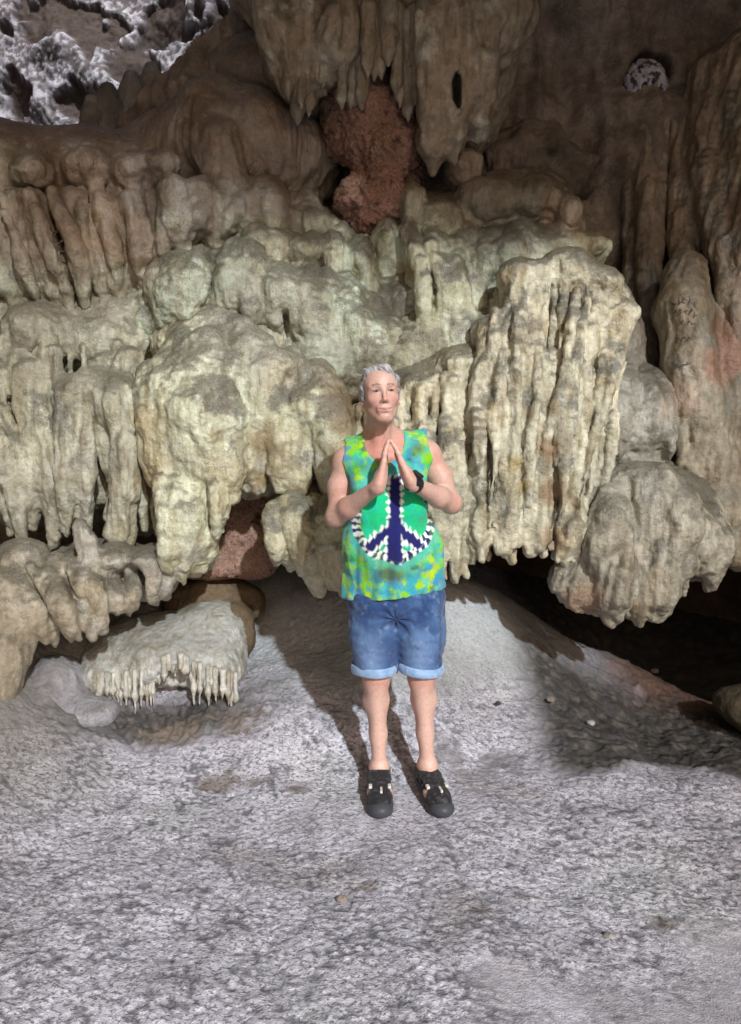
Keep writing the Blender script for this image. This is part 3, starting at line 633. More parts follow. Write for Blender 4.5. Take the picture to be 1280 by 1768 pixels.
S.seg(at(440, 740, 3.28), at(446, 850, 3.3), .006, .02, .02, -1)
build('flowstone_dome', S, M_FLOW, 'broad yellowish cream flowstone dome left of the person, reaching down to a ragged foot', 'rock formation', seed=43, rough=dict(flute=.008, lump=.018, pop=.010), alt=np.array([.46, .42, .29]), h=.010)
S = Sdf(); epx(S, 525, 885, 3.45, 62, 55, .18, .05); epx(S, 500, 930, 3.42, 45, 40, .14); epx(S, 560, 930, 3.42, 35, 60, .14)
curtain(S, rng, [(468, 870, 3.3), (590, 860, 3.32)], [(475, 970, 3.3), (520, 980, 3.3), (560, 1015, 3.32), (592, 1020, 3.34)], 6, 21, k=.025, jit=8, tip=.6, short=0)
build('flowstone_lobe', S, M_FLOW, 'small cream lobe with two toes, between the broad dome and the person', 'rock formation', seed=45, rough=dict(flute=.005, lump=.014, pop=.008), alt=np.array([.47, .44, .32]), h=.010)
S = Sdf(); epx(S, 420, 900, 3.85, 85, 60, .14, .05); epx(S, 380, 975, 3.8, 90, 26, .16, .05); epx(S, 440, 940, 3.8, 60, 50, .12); epx(S, 480, 850, 3.9, 100, 60, .12)
build('red_bedrock', S, M_RED, 'red brown bedrock showing through the gap between the dome and the small lobe', 'rock', seed=47, paint=paint_red, rough=dict(flute=0, lump=.03, pop=.012, fine=.004))

# ---- J: great pleated drapery on the right
S = Sdf()
epx(S, 960, 540, 3.66, 125, 85, .32); epx(S, 830, 660, 3.61, 115, 80, .3); epx(S, 730, 700, 3.58, 95, 80, .26); epx(S, 880, 780, 3.66, 170, 160, .28); epx(S, 700, 830, 3.7, 110, 130, .24); epx(S, 1000, 860, 3.7, 55, 100, .22)
for a, b, r in [(900, 480, 42), (980, 470, 50), (1035, 490, 34), (850, 570, 34), (790, 630, 36), (730, 670, 36), (1075, 545, 26)]: epx(S, a, b, 3.48, r, r * .8, .12, .05)
TOPJ = [(620, 700, 3.45), (720, 670, 3.42), (800, 630, 3.4), (850, 560, 3.4), (900, 480, 3.42), (980, 470, 3.42), (1040, 480, 3.44), (1080, 540, 3.46)]
BOTJ = [(640, 990, 3.36), (720, 985, 3.34), (790, 990, 3.32), (850, 970, 3.3), (900, 945, 3.28), (935, 940, 3.3), (985, 970, 3.34), (1035, 900, 3.4)]
curtain(S, rng, TOPJ, BOTJ, 46, 11, k=.022, jit=16, tip=.8, wig=.35, bulge=.25, short=.14, kinks=9)
curtain(S, rng, [(a, b + 60, Y - .03) for a, b, Y in TOPJ], [(a, b - 30, Y - .03) for a, b, Y in BOTJ], 34, 7.5, k=.014, jit=45, tip=.8, wig=.5, bulge=.3, short=.45, kinks=8)
colpx(S, [(1082, 540, 3.42, 22), (1060, 620, 3.4, 15), (1050, 720, 3.38, 14), (1030, 820, 3.38, 16), (1015, 900, 3.38, 15)], .014)
colpx(S, [(935, 620, 3.34, 17), (948, 700, 3.3, 14), (938, 800, 3.28, 15), (935, 930, 3.28, 13)], .012)
colpx(S, [(895, 760, 3.3, 10), (893, 850, 3.28, 13), (890, 930, 3.28, 12)], .010)
S.seg(at(957, 740, 3.22), at(962, 940, 3.26), .012, .03, .02, -1)
curtain(S, rng, [(965, 880, 3.36), (1010, 880, 3.38)], [(985, 985, 3.36), (1015, 1010, 3.38)], 4, 15, k=.015, jit=10, tip=.5)
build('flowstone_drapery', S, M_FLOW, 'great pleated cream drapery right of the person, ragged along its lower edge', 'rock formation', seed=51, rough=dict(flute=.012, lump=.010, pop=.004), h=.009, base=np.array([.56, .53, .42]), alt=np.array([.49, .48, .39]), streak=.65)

# ---- K, L: lower right lobe and the lump above it
S = Sdf()
epx(S, 1120, 890, 3.6, 118, 100, .3); epx(S, 1190, 930, 3.6, 62, 70, .26); epx(S, 1050, 950, 3.6, 60, 70, .24); epx(S, 1020, 1010, 3.6, 50, 40, .16)
curtain(S, rng, [(985, 940, 3.4), (1050, 850, 3.38), (1140, 820, 3.36), (1240, 890, 3.42)], [(990, 1030, 3.36), (1040, 1055, 3.34), (1085, 1075, 3.32), (1110, 1075, 3.32), (1150, 1040, 3.36), (1240, 1000, 3.42)], 17, 22, k=.024, jit=10, tip=.6, wig=.3, bulge=.3, short=.08)
for a, b, r in [(1090, 830, 44), (1150, 850, 46), (1200, 900, 36), (1060, 900, 34)]: epx(S, a, b, 3.42, r, r * .8, .12, .05)
build('flowstone_lobe', S, M_FLOW, 'grey brown rounded lobe hanging low over the dark hollow beyond the drapery', 'rock formation', seed=53, rough=dict(flute=.012, lump=.018, pop=.006), base=np.array([.40, .375, .31]), alt=np.array([.33, .315, .27]), h=.010)
S = Sdf(); epx(S, 1112, 715, 3.72, 58, 80, .22); epx(S, 1085, 800, 3.66, 60, 70, .2); epx(S, 1070, 600, 3.9, 40, 70, .16); epx(S, 1080, 650, 4.0, 40, 50, .2)
curtain(S, rng, [(1060, 640, 3.62), (1150, 680, 3.62)], [(1065, 790, 3.58), (1160, 800, 3.6)], 7, 16, k=.03, jit=15)
build('flowstone_lump', S, M_FLOW, 'pale grey lump tucked between the pleated drapery and the scribbled column', 'rock formation', seed=55, rough=dict(flute=.008, lump=.02, pop=.008), base=np.array([.33, .33, .31]), alt=np.array([.40, .40, .37]), grit=.4)

# ---- M: right columns
S = Sdf()
colpx(S, [(1185, 470, 3.85, 34), (1180, 540, 3.78, 44), (1190, 620, 3.74, 44), (1200, 700, 3.7, 44), (1222, 800, 3.68, 46), (1250, 880, 3.66, 44), (1275, 950, 3.66, 34)], .05)
colpx(S, [(1240, 560, 3.86, 40), (1270, 700, 3.82, 60), (1310, 860, 3.8, 60)], .06)
colpx(S, [(1360, 300, 3.9, 70), (1370, 600, 3.8, 80), (1400, 900, 3.7, 70)], .08)
epx(S, 1215, 860, 3.72, 50, 70, .2)
colpx(S, [(1165, 700, 3.66, 10), (1185, 800, 3.6, 12), (1230, 850, 3.58, 11), (1272, 900, 3.58, 10)], .02)
SM = build('flowstone_column', S, M_FLOW, 'thick leaning column at the right edge with faint dark scribbles on its pale face', 'rock formation', seed=57, rough=dict(flute=.010, lump=.016, pop=.003), h=.011, grit=.3, top=.5, base=np.array([.37, .33, .26]), alt=np.array([.31, .28, .22]))
S = Sdf()
colpx(S, [(1235, 130, 4.2, 40), (1225, 300, 4.08, 34), (1245, 430, 3.92, 24), (1262, 540, 3.78, 17), (1275, 590, 3.74, 9)], .04)
colpx(S, [(1290, 100, 4.1, 45), (1290, 300, 3.95, 40), (1300, 500, 3.8, 34), (1310, 640, 3.74, 16)], .04)
colpx(S, [(1180, 200, 4.3, 30), (1175, 330, 4.2, 26), (1180, 450, 4.05, 22)], .05)
build('hanging_curtain', S, M_FLOW, 'tall brown curtain hanging at the upper right edge above the scribbled column', 'rock formation', seed=58, rough=dict(flute=.012, lump=.014), upper=False, stains=False, grit=.25, base=np.array([.30, .24, .19]), alt=np.array([.24, .19, .15]))
S = Sdf()
colpx(S, [(1110, 200, 4.3, 20), (1118, 330, 4.2, 18), (1112, 480, 4.1, 13), (1116, 640, 4.0, 11)], .03)
colpx(S, [(1138, 180, 4.3, 18), (1140, 330, 4.2, 14), (1130, 480, 4.1, 12), (1128, 650, 3.98, 10)], .03)
colpx(S, [(1090, 230, 4.35, 16), (1092, 400, 4.25, 16), (1090, 560, 4.15, 16), (1095, 620, 4.1, 14)], .03)
build('thin_ribs', S, M_FLOW, 'narrow dark brown ribs running down the shaded wall left of the scribbled column', 'rock formation', seed=59, rough=dict(flute=.010, lump=.010), upper=False, stains=False, grit=.3, base=np.array([.27, .22, .18]), alt=np.array([.17, .14, .115]))

# ---- N: pale rock in a hole high on the right
S = Sdf(); epx(S, 1114, 134, 4.36, 24, 27, .07); epx(S, 1103, 150, 4.34, 19, 17, .06); epx(S, 1125, 146, 4.35, 16, 16, .05); epx(S, 1104, 124, 4.33, 7, 10, .04, .01, -1); epx(S, 1126, 146, 4.31, 5, 9, .04, .01, -1); epx(S, 1112, 152, 4.30, 4, 6, .04, .01, -1)
def paint_pale(V, N, seed=1, **_):
    n2 = fbm(V, 30, seed, 2); c = lerp(np.array([.42, .42, .48]), np.array([.06, .055, .06]), sst(n2, .05, .3)); return np.concatenate([c, np.full((len(V), 1), .1)], 1)
build('pale_rock', S, M_DULL, 'small pale pitted rock lodged in a dark hole high on the right wall', 'rock', seed=61, paint=paint_pale, rough=dict(flute=0, lump=.05, fine=.006), h=.006)

# ---- G: lower left fringe
S = Sdf()
epx(S, 20, 1000, 3.45, 170, 60, .3); epx(S, 180, 980, 3.42, 100, 50, .25); epx(S, 260, 1000, 3.42, 50, 35, .18); epx(S, -120, 1050, 3.3, 120, 90, .3)
curtain(S, rng, [(-180, 1000, 3.2), (0, 990, 3.2), (100, 980, 3.18), (290, 970, 3.3)], [(-180, 1170, 3.15), (0, 1130, 3.14), (60, 1110, 3.14), (110, 1110, 3.14), (165, 1100, 3.14), (215, 1055, 3.22), (295, 1035, 3.3)], 20, 15, k=.016, jit=9, tip=.65, wig=.35, bulge=.2, short=.05)
colpx(S, [(138, 908, 3.2, 14), (148, 935, 3.2, 18), (152, 985, 3.18, 15), (158, 1050, 3.14, 15), (158, 1098, 3.12, 9)], .016)
colpx(S, [(20, 1020, 3.15, 40), (0, 1130, 3.08, 48), (-30, 1260, 3.02, 52)], .05)
for a, b, r in [(95, 985, 30), (200, 960, 34), (40, 960, 46), (255, 960, 28)]: epx(S, a, b, 3.28, r, r * .7, .12, .045)
build('flowstone_fringe', S, M_FLOW, 'low fringe of stubby drips at the lower left, a blunt knob standing on top', 'rock formation', seed=71, rough=dict(flute=.008, lump=.014, pop=.004), base=np.array([.43, .40, .33]), alt=np.array([.31, .30, .28]), h=.010)

# ---- H: low white flowstone with icicle fringe, bluish lump
S = Sdf(); epx(S, 290, 1115, 3.5, 128, 58, .26); epx(S, 370, 1085, 3.52, 66, 48, .2); epx(S, 205, 1145, 3.45, 60, 46, .18); epx(S, 300, 1118, 3.46, 125, 34, .24)
epx(S, 200, 1165, 3.42, 66, 46, .15, .07); epx(S, 375, 1150, 3.44, 50, 52, .15, .07); epx(S, 290, 1140, 3.42, 80, 40, .16, .07)
epx(S, 300, 1190, 3.22, 36, 36, .15, .03, -1); epx(S, 250, 1215, 3.2, 60, 26, .15, .03, -1)
WH = build('low_flowstone', S, M_FLOW, 'low hump of milky white flowstone on the floor with a fringe of icicles', 'rock formation', seed=73, rough=dict(flute=.006, lump=.012), base=np.array([.50, .53, .55]), alt=np.array([.62, .65, .67]), grit=.2, top=.5, upper=False, stains=False, h=.010)
for i in range(42):
    px = 168 + i * 5.8 + rng.uniform(-3, 3); L = rng.uniform(18, 62); top = float(np.interp(px, [170, 250, 300, 340, 405], [1180, 1172, 1140, 1160, 1178]))
    if 275 < px < 325: L *= .45
    S = Sdf(); Y = 3.25 + rng.uniform(-.02, .05); colpx(S, [(px, top - 14, Y + .02, rng.uniform(3.5, 7)), (px, top + L * .5, Y, rng.uniform(2, 4)), (px + rng.uniform(-2, 2), top + L, Y, 1.6)])
    build('icicle', S, M_FLOW, parent=WH, h=.006, seed=90 + i, rough=dict(flute=.001, lump=.003, fine=.001), base=np.array([.52, .53, .52]), alt=np.array([.62, .63, .62]), grit=.1, top=.3, upper=False, stains=False)
S = Sdf(); epx(S, 95, 1190, 3.25, 62, 62, .2, .05); epx(S, 60, 1220, 3.15, 36, 34, .14); epx(S, 150, 1230, 3.2, 60, 30, .12)
build('grey_boulder', S, M_DULL, 'smooth bluish grey boulder between the drip fringe and the milky hump', 'rock', seed=75, paint=paint_plain, rough=dict(flute=.004, lump=.02), a=np.array([.34, .345, .38]), b=np.array([.25, .25, .28]), grit=.4)
S = Sdf(); epx(S, 370, 1040, 3.75, 90, 50, .2); epx(S, 410, 1090, 3.62, 34, 50, .14, .05)
build('ochre_boulder', S, M_DULL, 'brown ochre rock in the shade between the milky hump and the earth mound', 'rock', seed=77, paint=paint_plain, rough=dict(flute=.004, lump=.03), a=np.array([.125, .09, .055]), b=np.array([.07, .05, .032]))
S = Sdf(); epx(S, 1275, 1215, 3.45, 40, 34, .12, .04); epx(S, 1320, 1230, 3.4, 60, 50, .2)
build('brown_boulder', S, M_DULL, 'brown rock at the right edge standing on dark soil', 'rock', seed=79, paint=paint_plain, rough=dict(flute=.004, lump=.03), a=np.array([.10, .085, .06]), b=np.array([.06, .05, .04]))
# loose stones on the ground
STONES = [(295, 1185, 15, 'pinkish pebble under the icicles of the milky hump'), (1130, 1160, 7, 'pale pebble on the dark soil under the low grey lobe'), (1050, 1620, 11, 'tan chip pressed in the mud at the lower right'), (720, 1150, 0, ''), (345, 1280, 0, ''), (950, 1210, 7, 'small stone on the dark soil right of the mound'), (1020, 1250, 8, 'larger of the stones on the dark soil in front of the hollow'),
          (1095, 1290, 6, 'smallest stone near the front edge of the dark soil'), (590, 1555, 9, 'whitish chip lying in the crust below the shoes'), (860, 1215, 5, 'dark pebble on the slope right of the legs')]
for i, (a, b, r, lab) in enumerate(STONES):
    if not r: continue
    Y = 3.4
    for _ in range(30):
        p = at(a, b, Y); g = ground_z(p[0], p[1])[0]
        Y += (p[2] - g) * 1.2
    p = at(a, b, Y); rr = mp(r, Y); S = Sdf(); S.ell(p + np.array([0, 0, rr * .25]), (rr, rr * .8, rr * .6), .01); S.ell(p + np.array([rr * .4, 0, rr * .2]), (rr * .6, rr * .7, rr * .5), .01)
    build('stone', S, M_DULL, lab, 'stone', h=.004, seed=120 + i, paint=paint_plain, rough=dict(flute=0, lump=.006, fine=.002), a=np.array([.36, .34, .33]) if i != 9 else DARK, b=np.array([.25, .21, .18]) if i != 9 else DARK, grit=.3, group='loose stones on the ground')

# faint scribbles on the pale column, found by casting rays onto its surface
from mathutils.bvhtree import BVHTree
from mathutils import Vector
_bv = BVHTree.FromPolygons([SM.matrix_world @ v.co + Vector(SM.location) for v in SM.data.vertices], [p.vertices[:] for p in SM.data.polygons])
SV = []; SQ = []
def stroke(pts, w=.8):
    base = len(SV); k = 0
    for a, b in pts:
        d = Vector(at(a, b, 1.0) - np.array([0, 0, CAM_Z])).normalized(); hit = _bv.ray_cast(Vector((0, 0, CAM_Z)), d)
        if hit[0] is None: continue
        p = np.array(hit[0]) + np.array(hit[1]) * .002; hw = mp(w, p[1])
        SV.append(p + [-hw * .7, 0, hw]); SV.append(p + [hw * .7, -.001, -hw]); k += 1
    for i in range(k - 1): SQ.append((base + 2 * i, base + 2 * i + 1, base + 2 * i + 3, base + 2 * i + 2))
r3 = random.Random(9)
for y0, x0, n, hgt in [(520, 1162, 5, 11), (536, 1164, 5, 11), (556, 1168, 4, 8), (583, 1170, 3, 9), (630, 1168, 3, 6)]:
    for i in range(n):
        x = x0 + i * 8.5 + r3.uniform(-1, 1); y = y0 - 5 * math.sin(i * .9) + r3.uniform(-1.5, 1.5)
        stroke([(x + r3.uniform(-1, 5), y + hgt * t + r3.uniform(-1, 1)) for t in (0, .35, .7, 1)])
        stroke([(x + r3.uniform(-1, 1), y + hgt * r3.uniform(.3, .7)), (x + 3.5, y + hgt * r3.uniform(.2, .8)), (x + 7, y + hgt * r3.uniform(.2, .8))])
link('scribble', SV, SQ, M_DULL, parent=SM, paint=np.tile([.12, .10, .10], (len(SV), 1)))

# unseen leaves added to thin the daylight towards the lit pool's edges
r4 = np.random.RandomState(5); n = 60000
X = r4.uniform(-1.5, 8, n); Y = r4.uniform(-14, -.5, n); Z = 8 + r4.uniform(-.5, .5, n)
t = (3.5 - Y) / SUN_DIR[1]; xt = X + SUN_DIR[0] * t; zt = Z + SUN_DIR[2] * t
tf = Z / -SUN_DIR[2]; onf = zt < 0; xf = np.where(onf, X + SUN_DIR[0] * tf, xt); yf = Y + SUN_DIR[1] * tf
wd = np.clip(np.sqrt(((xt + .15) / 2.2) ** 2 + ((zt - 1.25) / 1.4) ** 2), 0, 3); fd = np.clip(np.sqrt(((xf + .15) / 1.6) ** 2 + ((yf - 2.3) / 1.7) ** 2), 0, 3)
tau = np.where(onf, 1.15 * sst(fd, .5, 1.3), 1.4 * sst(wd, .5, 1.3))
size = .085; dens = n / (9.5 * 13.5) * size * size * 1.2
keep = r4.rand(n) < np.clip(tau / dens, 0, 1); X, Y, Z = X[keep], Y[keep], Z[keep]; n = len(X)
a = r4.uniform(0, 6.28, n); tl = r4.uniform(-.5, .5, (n, 2)); e1 = np.stack([np.cos(a), np.sin(a), tl[:, 0]], 1) * size * .8; e2 = np.stack([-np.sin(a), np.cos(a), tl[:, 1]], 1) * size * .45
C0 = np.stack([X, Y, Z], 1); V = np.concatenate([C0 - e1, C0 + e2, C0 + e1, C0 - e2]); Q = np.stack([np.arange(n), np.arange(n) + n, np.arange(n) + 2 * n, np.arange(n) + 3 * n], 1)
m, nt, b = newmat('screen_leaf'); b.inputs['Base Color'].default_value = (.06, .10, .03, 1); b.inputs['Roughness'].default_value = .6
link('added_leaf_screen', V, Q, m, loc=(0, 0, 0), kind='stuff', label='unseen screen of leaves added to dim the edges of the lit pool', category='foliage')
# ================================================================ THE PERSON
def skin_mat():
    m, nt, b = newmat('skin'); a = nd(nt, 'ShaderNodeAttribute', attribute_name='paint'); pos = nd(nt, 'ShaderNodeNewGeometry').outputs['Position']
    n = noise_n(nt, pos, 90, 4, .6); v = ramp_n(nt, n, .3, .7, (.90, .87, .86, 1), (1.08, 1.08, 1.08, 1))
    nt.links.new(mix_n(nt, 1.0, a.outputs['Color'], v, 'MULTIPLY'), b.inputs['Base Color'])
    b.inputs['Roughness'].default_value = .48; b.inputs['Specular IOR Level'].default_value = .4
    b.inputs['Subsurface Weight'].default_value = .12; b.inputs['Subsurface Radius'].default_value = (1, .35, .2); b.inputs['Subsurface Scale'].default_value = .006
    bp = nd(nt, 'ShaderNodeBump'); bp.inputs['Strength'].default_value = .25; bp.inputs['Distance'].default_value = .002
    nt.links.new(noise_n(nt, pos, 300, 2, .5), bp.inputs['Height']); nt.links.new(bp.outputs[0], b.inputs['Normal']); return m
def cloth_mat(name, rough=.85, scale=700, bump=.3, sheen=.2):
    m, nt, b = newmat(name); a = nd(nt, 'ShaderNodeAttribute', attribute_name='paint'); pos = nd(nt, 'ShaderNodeNewGeometry').outputs['Position']
    n = noise_n(nt, pos, 120, 5, .7); v = ramp_n(nt, n, .3, .7, (.85, .85, .85, 1), (1.12, 1.12, 1.12, 1))
    nt.links.new(mix_n(nt, 1.0, a.outputs['Color'], v, 'MULTIPLY'), b.inputs['Base Color'])
    b.inputs['Roughness'].default_value = rough; b.inputs['Sheen Weight'].default_value = sheen; b.inputs['Specular IOR Level'].default_value = .2
    bp = nd(nt, 'ShaderNodeBump'); bp.inputs['Strength'].default_value = bump; bp.inputs['Distance'].default_value = .002
    nt.links.new(noise_n(nt, pos, scale, 2, .5), bp.inputs['Height']); nt.links.new(bp.outputs[0], b.inputs['Normal']); return m
M_SKIN = skin_mat(); M_SHIRT = cloth_mat('tie_dye_cotton', .9, 500, .2); M_DENIM = cloth_mat('washed_denim', .85, 900, .5)
M_BLACK = cloth_mat('black_synthetic', .6, 400, .3, .1); M_HAIR = cloth_mat('grey_hair', .5, 300, .3, .3); M_RUB = cloth_mat('dark_rubber', .45, 200, .2, 0); M_METAL = cloth_mat('pale_trim', .35, 200, 0, 0)

SKIN = np.array([.52, .335, .28])
HC = at(657, 683, 2.74)
RH = rotm(math.radians(-7), math.radians(-3), math.radians(9))     # chin lifted, tipped a little, turned to the right of the picture
# head-local frame: x to the right of the picture, -y out of the face, z up
HS = .885
HL = lambda x, y, z: HC + RH @ np.array([x, y, z]) * HS
def seg_h(S, a, b, ra, rb, k, op=1): S.seg(HL(*a), HL(*b), ra * HS, rb * HS, k, op)
def ell_h(S, c, r, k, op=1, R=None): S.ell(HL(*c), np.array(r) * HS, k, op, RH if R is None else RH @ R)
BY = 2.80
neck0 = at(657, 765, BY + .01)
shL, shR = at(599, 799, BY + .01), at(738, 788, BY + .01)
elL, elR = at(582, 891, BY - .02), at(778, 868, BY - .03)
wrL, wrR = at(654, 838, 2.60), at(711, 833, 2.60)
hipL, hipR = at(648, 1045, BY), at(722, 1042, BY)
knL, knR = at(650, 1168, BY - .03), at(728, 1168, BY - .03)
anL, anR = at(655, 1322, BY - .02), at(738, 1318, BY - .02)

def hand(S, wr, tip, side, thumbdir):
    """palm and five fingers pressed in prayer; side -1: hand at the left of the picture, +1: the right one"""
    ax = tip - wr; L = np.linalg.norm(ax); ax = ax / L
    dep = np.array([0, 1, 0.]) - ax * ax[1]; dep /= np.linalg.norm(dep)        # across the palm, away from the camera
    nrm = np.cross(dep, ax); nrm *= np.sign(nrm[0]) * side                       # back of the hand faces outward
    pc = wr + ax * L * .30
    for i in range(4):                                                         # palm: four metacarpals
        o = dep * (i - 1.5) * .0185
        S.seg(wr + ax * .008 + o * .75, wr + ax * L * .52 + o, .0150, .0105, .014)
    S.seg(wr - ax * .01, wr + ax * .03, .024, .020, .02)
    S.seg(wr + ax * .02 - nrm * .004, wr + ax * L * .40 - nrm * .006 + dep * .012, .016, .012, .015)
    ln = [.40, .47, .50, .45]                                                   # little finger is nearest the camera
    for i in range(4):
        o = dep * (i - 1.5) * .0182; a = wr + ax * L * .50 + o; l = L * ln[i]
        b = a + ax * l * .45 + nrm * .003; c = b + ax * l * .3 + nrm * .000 - dep * (i - 1.5) * .001; d = c + ax * l * .25 - nrm * .003
        S.path([a, b, c, d], [.0098, .0088, .0080, .0066], .004)
        S.ell(b, (.0095, .0095, .0095), .004)
    t0 = wr + ax * L * .12 + dep * .020 - nrm * .002; t1 = wr + ax * L * .36 + dep * .046 - nrm * .004; t2 = t1 + (ax * .9 + dep * .35) * .032; t3 = t2 + ax * .024
    S.path([t0, t1, t2, t3], [.0155, .0125, .0105, .0085], .006)

S = Sdf()
# torso
S.ell(at(668, 838, BY + .02), (.135, .092, .16), .05); S.ell(at(676, 940, BY + .02), (.128, .092, .15), .06); S.ell(at(684, 1030, BY + .03), (.155, .11, .11), .06)
S.path([neck0 + [0, .0, -.02], shL + [.01, 0, .0]], [.052, .050], .05); S.path([neck0 + [0, 0, -.02], shR + [-.01, 0, .0]], [.052, .050], .05)
S.path([neck0 + [0, .02, .035], shL + [.03, .01, .03]], [.040, .030], .04); S.path([neck0 + [0, .02, .035], shR + [-.03, .01, .03]], [.040, .030], .04)
S.ell(at(638, 872, BY - .05), (.058, .05, .058), .04); S.ell(at(706, 868, BY - .05), (.058, .05, .058), .04)
S.path([at(664, 792, BY - .055), at(608, 786, BY - .015)], [.012, .012], .03); S.path([at(672, 790, BY - .055), at(726, 778, BY - .015)], [.012, .012], .03)  # collar bones
# neck
S.path([HL(0, .030, -.045), neck0 + [0, .012, .015], neck0 + [0, .012, -.04]], [.050, .053, .066], .03)
S.path([HL(-.025, -.005, -.075), neck0 + [-.012, -.045, -.02]], [.012, .012], .02); S.path([HL(.028, -.005, -.075), neck0 + [.014, -.045, -.02]], [.012, .012], .02)
# arms
for sh, el, wr, s in ((shL, elL, wrL, -1), (shR, elR, wrR, 1)):
    S.ell(sh + [s * .004, 0, .004], (.043, .044, .050), .03)
    mid = sh * .55 + el * .45
    S.path([sh, mid + [s * .010, .005, 0], el], [.041, .041, .035], .03)
    fm = el * .68 + wr * .32
    S.path([el, fm + [0, 0, -.002], wr * .94 + el * .06], [.037, .037, .0235], .022)
    S.ell(el + [s * .010, .012, -.008], (.026, .026, .026), .03)
tipL, tipR = at(671, 760, 2.615), at(675, 760, 2.612)
hand(S, wrL, tipL, -1, 1); hand(S, wrR, tipR, 1, 1)
# legs
for hp, kn, an, s in ((hipL, knL, anL, -1), (hipR, knR, anR, 1)):
    S.path([hp, kn], [.078, .052], .03)
    S.ell(kn + [0, -.022, .012], (.034, .028, .040), .03); S.ell(kn + [0, -.012, -.05], (.022, .022, .03), .03)
    c1 = kn * .72 + an * .28
    S.path([kn, c1 + [s * .004, .022, 0], kn * .35 + an * .65 + [0, .012, 0], an], [.043, .046, .030, .0235], .03)
    S.path([kn + [0, -.02, -.04], an + [0, -.012, .02]], [.022, .018], .03)
    S.ell(an + [.022, .005, -.014], (.010, .013, .013), .02); S.ell(an + [-.022, .005, -.014], (.010, .013, .013), .02)
# feet
def foot_frame(an, toe):
    f = toe - an; f[2] = 0; f = f / np.linalg.norm(f); side = np.array([-f[1], f[0], 0]); return f, side
toeL = at(657, 1390, 2.58); toeR = at(762, 1384, 2.60); FEET = []
for an, toe in ((anL, toeL), (anR, toeR)):
    f, sd_ = foot_frame(an, toe); g0 = .032; FEET.append((an, f, sd_))
    S.path([an, [an[0] - f[0] * .03, an[1] - f[1] * .03, g0 + .022]], [.030, .030], .025)
    hl = np.array([an[0], an[1], 0]) - f * .035
    S.path([an + [0, 0, -.01], hl + f * .13 + [0, 0, g0 + .024], hl + f * .20 + [0, 0, g0 + .012]], [.032, .026, .020], .025)
    S.path([hl + [0, 0, g0 + .015], hl + f * .16 + sd_ * .016 + [0, 0, g0 + .010], hl + f * .21 + sd_ * .018 + [0, 0, g0 + .006]], [.028, .028, .018], .02)
    S.path([hl + [0, 0, g0 + .015], hl + f * .15 - sd_ * .020 + [0, 0, g0 + .010], hl + f * .19 - sd_ * .024 + [0, 0, g0 + .006]], [.028, .024, .015], .02)
# head
ell_h(S, (0, .014, .036), (.073, .092, .086), .02); ell_h(S, (0, -.028, -.022), (.058, .058, .086), .03)
ell_h(S, (0, -.036, .045), (.058, .052, .052), .03)
seg_h(S, (-.050, .0, -.045), (-.018, -.058, -.094), .018, .018, .025); seg_h(S, (.050, .0, -.045), (.018, -.058, -.094), .018, .018, .025)
ell_h(S, (0, -.064, -.094), (.021, .019, .018), .02)
for s in (-1, 1):
    ell_h(S, (s * .038, -.060, -.020), (.023, .020, .021), .022)
    seg_h(S, (s * .014, -.080, .031), (s * .046, -.066, .030), .0075, .007, .016)
    ell_h(S, (s * .030, -.092, .010), (.015, .014, .011), .010, -1)
    ell_h(S, (s * .030, -.073, .009), (.0145, .0125, .0115), .003)
    seg_h(S, (s * .018, -.0815, .016), (s * .042, -.076, .014), .0040, .0034, .006)
    seg_h(S, (s * .020, -.082, -.003), (s * .041, -.077, -.002), .0045, .003, .008)
    ell_h(S, (s * .0105, -.093, -.034), (.0072, .009, .007), .006)
    ell_h(S, (s * .074, .012, -.008), (.008, .018, .030), .006, 1, rotm(math.radians(-10), 0, math.radians(-s * 22))); ell_h(S, (s * .079, .008, -.005), (.005, .010, .018), .004, -1)
    ell_h(S, (s * .074, .006, -.034), (.007, .009, .010), .005)
seg_h(S, (0, -.084, .022), (0, -.103, -.024), .0066, .0088, .010); ell_h(S, (0, -.105, -.029), (.0100, .009, .0088), .006)
ell_h(S, (0, -.082, -.064), (.030, .015, .022), .016)
seg_h(S, (-.019, -.0915, -.0600), (0, -.0990, -.0600), .0020, .0026, .004); seg_h(S, (.019, -.0905, -.0600), (0, -.0975, -.0600), .0020, .0026, .004)
seg_h(S, (-.015, -.0900, -.0705), (.015, -.0900, -.0705), .0038, .0038, .005); ell_h(S, (0, -.0935, -.0710), (.012, .0045, .004), .004)
seg_h(S, (-.027, -.090, -.0600), (0, -.1035, -.0655), .0016, .0016, .002, -1); seg_h(S, (.027, -.090, -.0600), (0, -.1035, -.0655), .0016, .0016, .002, -1)
seg_h(S, (-.012, -.092, -.083), (.012, -.092, -.083), .003, .003, .010, -1)
V, Q = nets(*S.grid(.0034)); V = smooth(V, Q, 1, .4); N = normals(V, Q)
lv = (V - HC) @ RH / HS                                                    # head-local coordinates
c = np.tile(SKIN, (len(V), 1)); n1 = fbm(V, 14, 3, 3); n2 = fbm(V, 45, 6, 2)
c = lerp(c, np.array([.50, .25, .19]), sst(n1, -.1, .7) * .5)
headm = (lv[:, 2] > -.125) & (abs(lv[:, 0]) < .1) & (abs(lv[:, 1]) < .13) & (V[:, 2] > neck0[2] + .04)
g = lambda x, y, s: np.exp(-(((lv[:, 0] - x) / s) ** 2 + ((lv[:, 2] - y) / s) ** 2)) * headm * (lv[:, 1] < 0)
c = lerp(c, np.array([.52, .22, .18]), np.clip(g(-.038, -.025, .020) + g(.038, -.025, .020) + g(0, -.03, .014) * .8, 0, 1) * .55)
